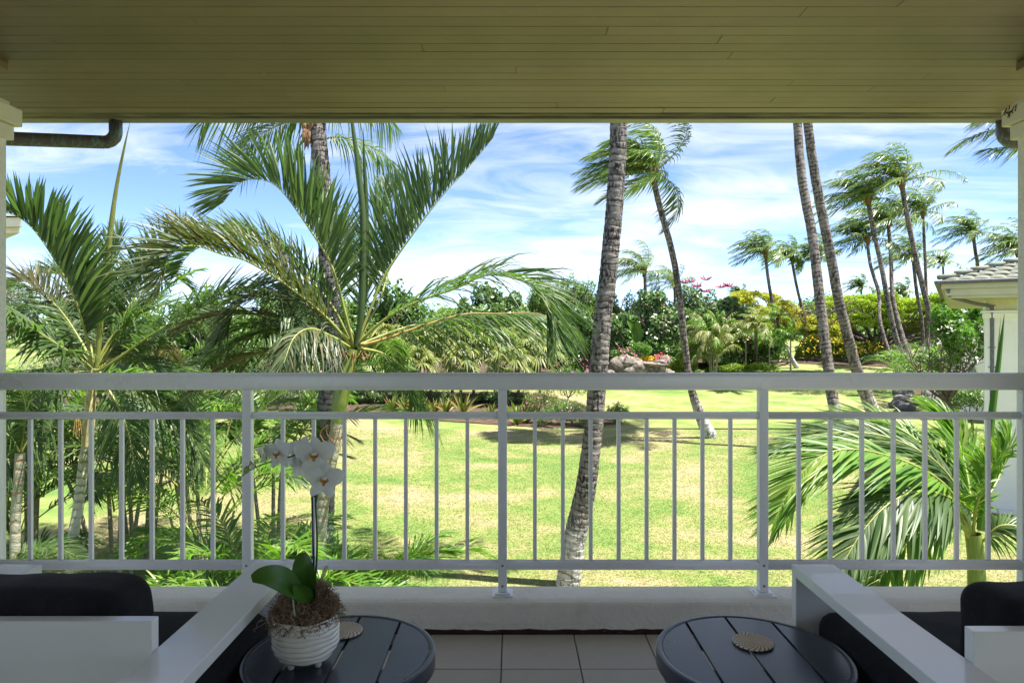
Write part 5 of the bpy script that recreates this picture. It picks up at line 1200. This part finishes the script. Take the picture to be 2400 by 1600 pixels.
# fan palm thicket
for i, (a, b, d) in enumerate(((905, 800, 41), (960, 815, 40), (1010, 790, 41), (1060, 805, 40.5), (1110, 795, 41), (1160, 810, 40), (1215, 800, 41), (1265, 815, 40.5), (870, 830, 40), (1190, 850, 38.5), (1080, 850, 38.8), (980, 855, 38.6))):
    g_ = np.random.default_rng(130+i); c = P(a, b, d); f0 = GP(a, d)
    lbs = ['leftmost in the back', 'second in the back row', 'tall one under the long fronds', 'with straw-coloured tips', 'in the middle of the back row', 'below the right fronds', 'near the right end of the back row', 'rightmost beside the pink flowers', 'close to the green crownshaft', 'low at the front right', 'low at the front centre', 'low at the front left']
    t = thing('fan_palm', f0, 'straw-green fan palm of the thicket, '+lbs[i], 'palm tree', 'fan palms in the thicket behind the bed')
    trunk([f0, (f0+c)/2, c], [.10, .08, .07], m_bark_dark, t, .1, 7, .1, seed=i)
    for k in range(17):
        aa = k*2.4; el = R(75-110*(k/17)); dv = np.array([math.cos(aa)*math.cos(el), math.sin(aa)*math.cos(el), math.sin(el)]); hub = c+dv*g_.uniform(.65, 1.0)
        up_ = unit(np.array([0, 0, 1.0])-dv*dv[2]+1e-3); sd_ = np.cross(dv, up_); n_ = 20; an = np.linspace(-2.0, 2.0, n_)
        D = unit(np.cos(an)[:, None]*dv+np.sin(an)[:, None]*sd_); B = np.tile(hub, (n_, 1)); W_ = unit(np.cross(D, up_)); LL = .95*g_.uniform(.85, 1.1, n_)*(1-.12*np.abs(an))
        LV, lf = leaflet_geo(B, D, W_, LL, np.full(n_, .05), np.tile(np.array([0, 0, -.75]), (n_, 1))*g_.uniform(.6, 1.4, (n_, 1)), 4, 0)
        rV, rF, _ = tubeg([c, (c+hub)/2+np.array([0, 0, .03]), hub], .012, 4); Fa = np.vstack([rF]+[lf+len(rV)+j*LV.shape[1] for j in range(n_)])
        obj('fan_leaf', np.vstack([rV, LV.reshape(-1, 3)]), Fa, m_fan, t)
# row of sword-leaved plants
m_sword = leafmat('sword_leaf', [(.12, .19, .025), (.22, .28, .035), (.32, .32, .08), (.30, .22, .10)], .45, .4, .4)
m_sword_g = leafmat('bright_sword_leaf', [(.13, .22, .02), (.22, .32, .03), (.30, .36, .05)], .45, .4, .4)
m_swred = leafmat('maroon_sword_base', [(.20, .03, .03), (.26, .05, .04)], .45, .4, .3, (1.1, .7, .7))
SW = [(920, 965, .95), (955, 967, 1.05), (985, 968, .95), (1018, 968, .8), (1045, 969, .95), (1085, 970, 1.15), (1152, 980, .8), (1212, 995, 1.15), (1235, 990, .95), (1185, 985, .7)]
swl = ['leftmost', 'second from the left, with long arching blades', 'third from the left, maroon centred', 'small one before the widest', 'narrow one left of the widest', 'widest one with a red heart', 'small one just left of the middle post', 'large bright green one right of the middle post', 'bright green one beside the flowering shrub', 'smallest, hidden behind the middle post']
for i, (a, b, s_) in enumerate(SW):
    f0 = G(a, b); t = thing('sword_plant', f0, 'spiky sword-leaved plant at the lawn edge, '+swl[i], 'plant', 'sword-leaved plants along the bed'); g_ = np.random.default_rng(200+i)
    for k in range(22):
        aa = k*2.4; el = R(g_.uniform(28, 82)); dv = np.array([math.cos(aa)*math.cos(el), math.sin(aa)*math.cos(el), math.sin(el)]); L_ = s_*g_.uniform(.8, 1.2)
        q = [f0, f0+dv*L_*.5, f0+dv*L_+np.array([0, 0, -.16*L_*math.cos(el)])]; m_ = (m_sword_g if i in (7, 8) else m_sword) if k % 9 else m_swred
        blade('leaf', q, .055*s_, m_, t, .25, 8, 1, thick=.002, prof=lambda s: np.interp(s, [0, .3, .7, 1], [.6, 1, .7, .05]))
# flowering bougainvillea beds right of them
for i, (a, d, w_, hh, lb, n_) in enumerate(((1340, 32.5, 170, (925, 1000), 'bougainvillea shrub with magenta bracts behind the thick trunk base', 6500), (1448, 33, 60, (930, 992), 'round bright green shrub right of the thick trunk', 2600), (1335, 36, 120, (830, 925), 'taller bougainvillea with pink bracts left of the thick trunk, above the rail', 4500), (1270, 33, 90, (880, 985), 'straggly flowering shrub left of the bougainvillea', 2600))):
    tt = bush(a, d, w_, hh, lb, m_plum if i != 3 else m_fan, n_, .04, 140+i, 'bougainvillea', 'shrub', 'flowering shrubs at the end of the bed', 5, tilt=.8)
    flecks(tt, scatter(a-w_*.42, a+w_*.42, hh[0]+8, hh[1]-25, d-.8, (24, 3, 34, 8)[i], 150+i, .3), 0, .035, m_pink, 150+i)
# plumeria by the pavilion
pl_ = thing('plumeria_tree', GP(2255, 28), 'white-blossomed plumeria in front of the pavilion', 'tree'); b0 = GP(2255, 28); branchy(pl_, b0, 4.2, 2.0, 9, .11, 160, levels=2)
bl = [(*P(a, b, 28+dd), r_*28/F, r_*28/F, r_*28/F) for a, b, dd, r_ in ((2230, 745, 0, 40), (2275, 730, .4, 42), (2300, 770, -.2, 36), (2255, 790, -.4, 42), (2215, 790, .3, 30), (2290, 815, 0, 34), (2240, 825, .2, 26), (2310, 730, .6, 30), (2200, 755, .4, 24))]
foliage('crown', bl, 6500, .10, m_plum, pl_, 161, asp=.36, sub=6, tilt=.75)
flecks(pl_, [P(a, b, 27) for a, b in ((2262, 731), (2313, 728), (2252, 752), (2309, 755), (2303, 777), (2267, 785), (2222, 759), (2208, 772), (2276, 797), (2255, 846), (2287, 848), (2205, 807), (2228, 770), (2285, 812))], 0, .065, m_wht, 162, 'blossoms', clump=6, cr=.10)
# dark feather palms in the shade right of the cluster
for i, (a, d, hp, lb) in enumerate(((2165, 38, 3.9, 'dark clumping palm behind the cluster trunks, left of the plumeria'), (2225, 36, 3.6, 'dark clumping palm directly left of the plumeria'), (2120, 42, 3.2, 'small clumping palm between the cluster trunks'))):
    x = (a-CX)/F*d; clump_palm((x, d, gz(x, d)), hp, 20, lb, 170+i, m_pf if i else m_pf_bright, 2.0, .62, 30, .03, 'dark clumping palms by the pavilion', K=3, r0=.02)

# ------------------------------------------------------------------ pavilion on the right
m_pav = simple('white_painted_wall', (.84, .82, .75), (.78, .76, .70), 1.5, .6, .3)
m_fas = simple('cream_green_fascia', (.50, .48, .35), (.44, .42, .31), 2, .5, .4)
m_tileroof = simple('grey_green_roof_tile', (.20, .21, .155), (.12, .125, .105), 2.5, .8, .3, .3, 30, .01)
def roof_tile_mesh(w, l, name='roof_tile'):
    nn = 9; V = []
    for yy in (0, l):
        for k in range(nn): V.append((w*k/(nn-1), yy, .035*math.sin(math.pi*k/(nn-1))**.8+(.028 if yy == 0 else 0)))
    for k in range(nn): V.append((w*k/(nn-1), 0, .035*math.sin(math.pi*k/(nn-1))**.8-.012))
    return mesh(name, V, [(k, k+1, nn+k+1, nn+k) for k in range(nn-1)]+[(2*nn+k, 2*nn+k+1, k+1, k) for k in range(nn-1)], m_tileroof, True)
def pavilion(x0, x1, y0, y1, ze, pitch, label, near=True):
    t = thing('pavilion', (x0, y0, gz(x0, y0)), label, 'building', 'garden pavilions with tiled roofs')
    zg = gz((x0+x1)/2, y0)-.2; hw = (y1-y0)/2; zr = ze+hw*pitch; e = .0
    V = [(x0, y0, ze), (x1, y0, ze), (x1, y1, ze), (x0, y1, ze), (x0+hw, (y0+y1)/2, zr), (x1-hw, (y0+y1)/2, zr)]
    rf = obj('roof', V, [(0, 1, 5, 4), (1, 2, 5), (2, 3, 4, 5), (3, 0, 4)], m_tileroof, t)
    box('fascia', (x0+.05, y0+.05, ze-.14), (x1-.05, y1-.05, ze-.03), m_fas, t); box('fascia', (x0+.13, y0+.13, ze-.30), (x1-.13, y1-.13, ze-.142), m_fas, t)
    box('fascia', (x0+.20, y0+.20, ze-.36), (x1-.20, y1-.20, ze-.302), m_fas, t)
    box('gutter', (x0-.09, y0-.09, ze-.03), (x1+.09, y0+.045, ze+.055), m_bronze, t, .02); box('gutter', (x0-.09, y0+.047, ze-.03), (x0+.045, y1+.09, ze+.055), m_bronze, t, .02)
    if near:
        tl_ = roof_tile_mesh(.30, .46); s = math.hypot(1, pitch); row = 0
        while row < 9:
            yy = y0+row*.40/s+.0; left = x0+(yy-y0)
            for k in range(int((x0+5.6-left)/.30)):
                xx = left+.10+k*.30
                if xx+.3 > x0+5.4: break
                o = put('roof_tile', tl_, t, (xx, yy, ze+(yy-y0)*pitch+.02)); o.rotation_euler = (math.atan(pitch), 0, 0)
            row += 1
        for k in range(11):                            # ridge caps up the hip
            a = np.array([x0+k*.33, y0+k*.33, ze+.08+k*.33*pitch]); b = a+np.array([.40, .40, .40*pitch]); 
            MB().tube([a+np.array([0, 0, .05]), b], [.06, .05], 8).obj('ridge_tile', m_tileroof, t, True)
    t.rotation_euler.z = -PROT; return t
PROT = R(33)
pv = pavilion(10.0, 19.0, 16.0, 24.0, 2.50, .31, 'white pavilion with grey-green tiled hip roof and bronze gutter on the right')
zg = -3.3; cx0, cy0 = 10.0, 16.0                        # corner of the eave; the rest is laid out square and turned with it
def un(p):
    p = np.asarray(p, float); c, s = math.cos(PROT), math.sin(PROT); x, y = p[0]-cx0, p[1]-cy0
    return np.array([cx0+x*c-y*s, cy0+x*s+y*c, p[2]])
X0, Y0 = cx0+.93, cy0+1.30
box('column', (X0, Y0, zg), (X0+.66, Y0+.66, 2.14), m_pav, pv, .01); box('column_panel', (X0+.09, Y0-.014, zg+.4), (X0+.57, Y0-.001, 1.60), m_pav, pv, .004)
box('capital', (X0-.04, Y0-.05, 1.68), (X0+.70, Y0+.70, 1.82), m_pav, pv, .02); box('capital', (X0-.08, Y0-.09, 1.822), (X0+.74, Y0+.74, 1.87), m_pav, pv, .01)
box('frieze', (X0+.03, Y0-.02, 1.872), (X0+.63, Y0-.001, 2.139), simple('cream_frieze', (.60, .56, .36), rough=.6), pv)
box('wall', (X0+1.5, Y0+1.2, zg), (X0+7, Y0+5.2, 2.14), m_pav, pv); box('window_trim', (X0+.661, Y0+.1, -1.2), (X0+.70, Y0+.5, 1.2), simple('grey_window_trim', (.35, .35, .33), rough=.5), pv)
ds, _ = spline([un(q) for q in (P(2222, 676, 16.0), P(2224, 690, 16.05), P(2232, 697, 16.1), P(2262, 705, 16.3), P(2290, 712, 16.4), P(2312, 715, 16.5), P(2322, 720, 16.5), P(2325, 735, 16.5), P(2325, 900, 16.5), P(2325, 1080, 16.5))], 60)
MB().tube(ds, .045, 10).obj('drainpipe', m_bronze, pv, True)
for yy in (716, 814, 860):
    q = un(P(2325, yy, 16.5)); box('pipe_bracket', q-np.array([.07, .03, .012]), q+np.array([.07, .09, .012]), m_bronze, pv)
pv2 = pavilion(21.2, 33, 34, 37, 2.60, .30, 'smaller white pavilion farther back behind the plumeria', False)
box('wall', (22.2, 34.8, gz(21, 34)-.3), (32, 36.6, 2.25), m_pav, pv2)
for k in range(5): box('pilaster', (22.15+k*1.15, 34.7, gz(21, 34)-.3), (22.6+k*1.15, 34.798, 2.25), m_pav, pv2, .01)
# wing of our own house at the far left
lw_ = thing('house_wing', (-8, 9, -3), 'tiled eave of the house wing showing at the far left edge', 'building')
e1 = P(52, 513, 9.0)
def prism(name, plan, z0, z1, mat, parent):
    k = len(plan); V = [(x, y, z) for z in (z0, z1) for x, y in plan]
    return obj(name, V, [tuple(range(k))[::-1], tuple(range(k, 2*k))]+[(i, (i+1) % k, k+(i+1) % k, k+i) for i in range(k)], mat, parent)
def plan(i): return [(e1[0]-i, 9+i), (e1[0]-5-i, 9+i), (e1[0]-9-i, 13), (e1[0]-4.2-i, 13)]
prism('fascia', plan(0), e1[2]-.10, e1[2]+.02, m_trimcream, lw_); prism('fascia', plan(.10), e1[2]-.17, e1[2]-.102, m_trimcream, lw_)
prism('wall', plan(.9), -3.2, e1[2]-.172, m_pav, lw_)
q = plan(-.05); V = [(x, y, e1[2]+.03) for x, y in q]+[(e1[0]-4.2, 10.6, e1[2]+.75), (e1[0]-6.5, 11.2, e1[2]+.75)]
obj('roof', V, [(0, 1, 5, 4), (1, 2, 5), (2, 3, 4, 5), (3, 0, 4)], m_tileroof, lw_)
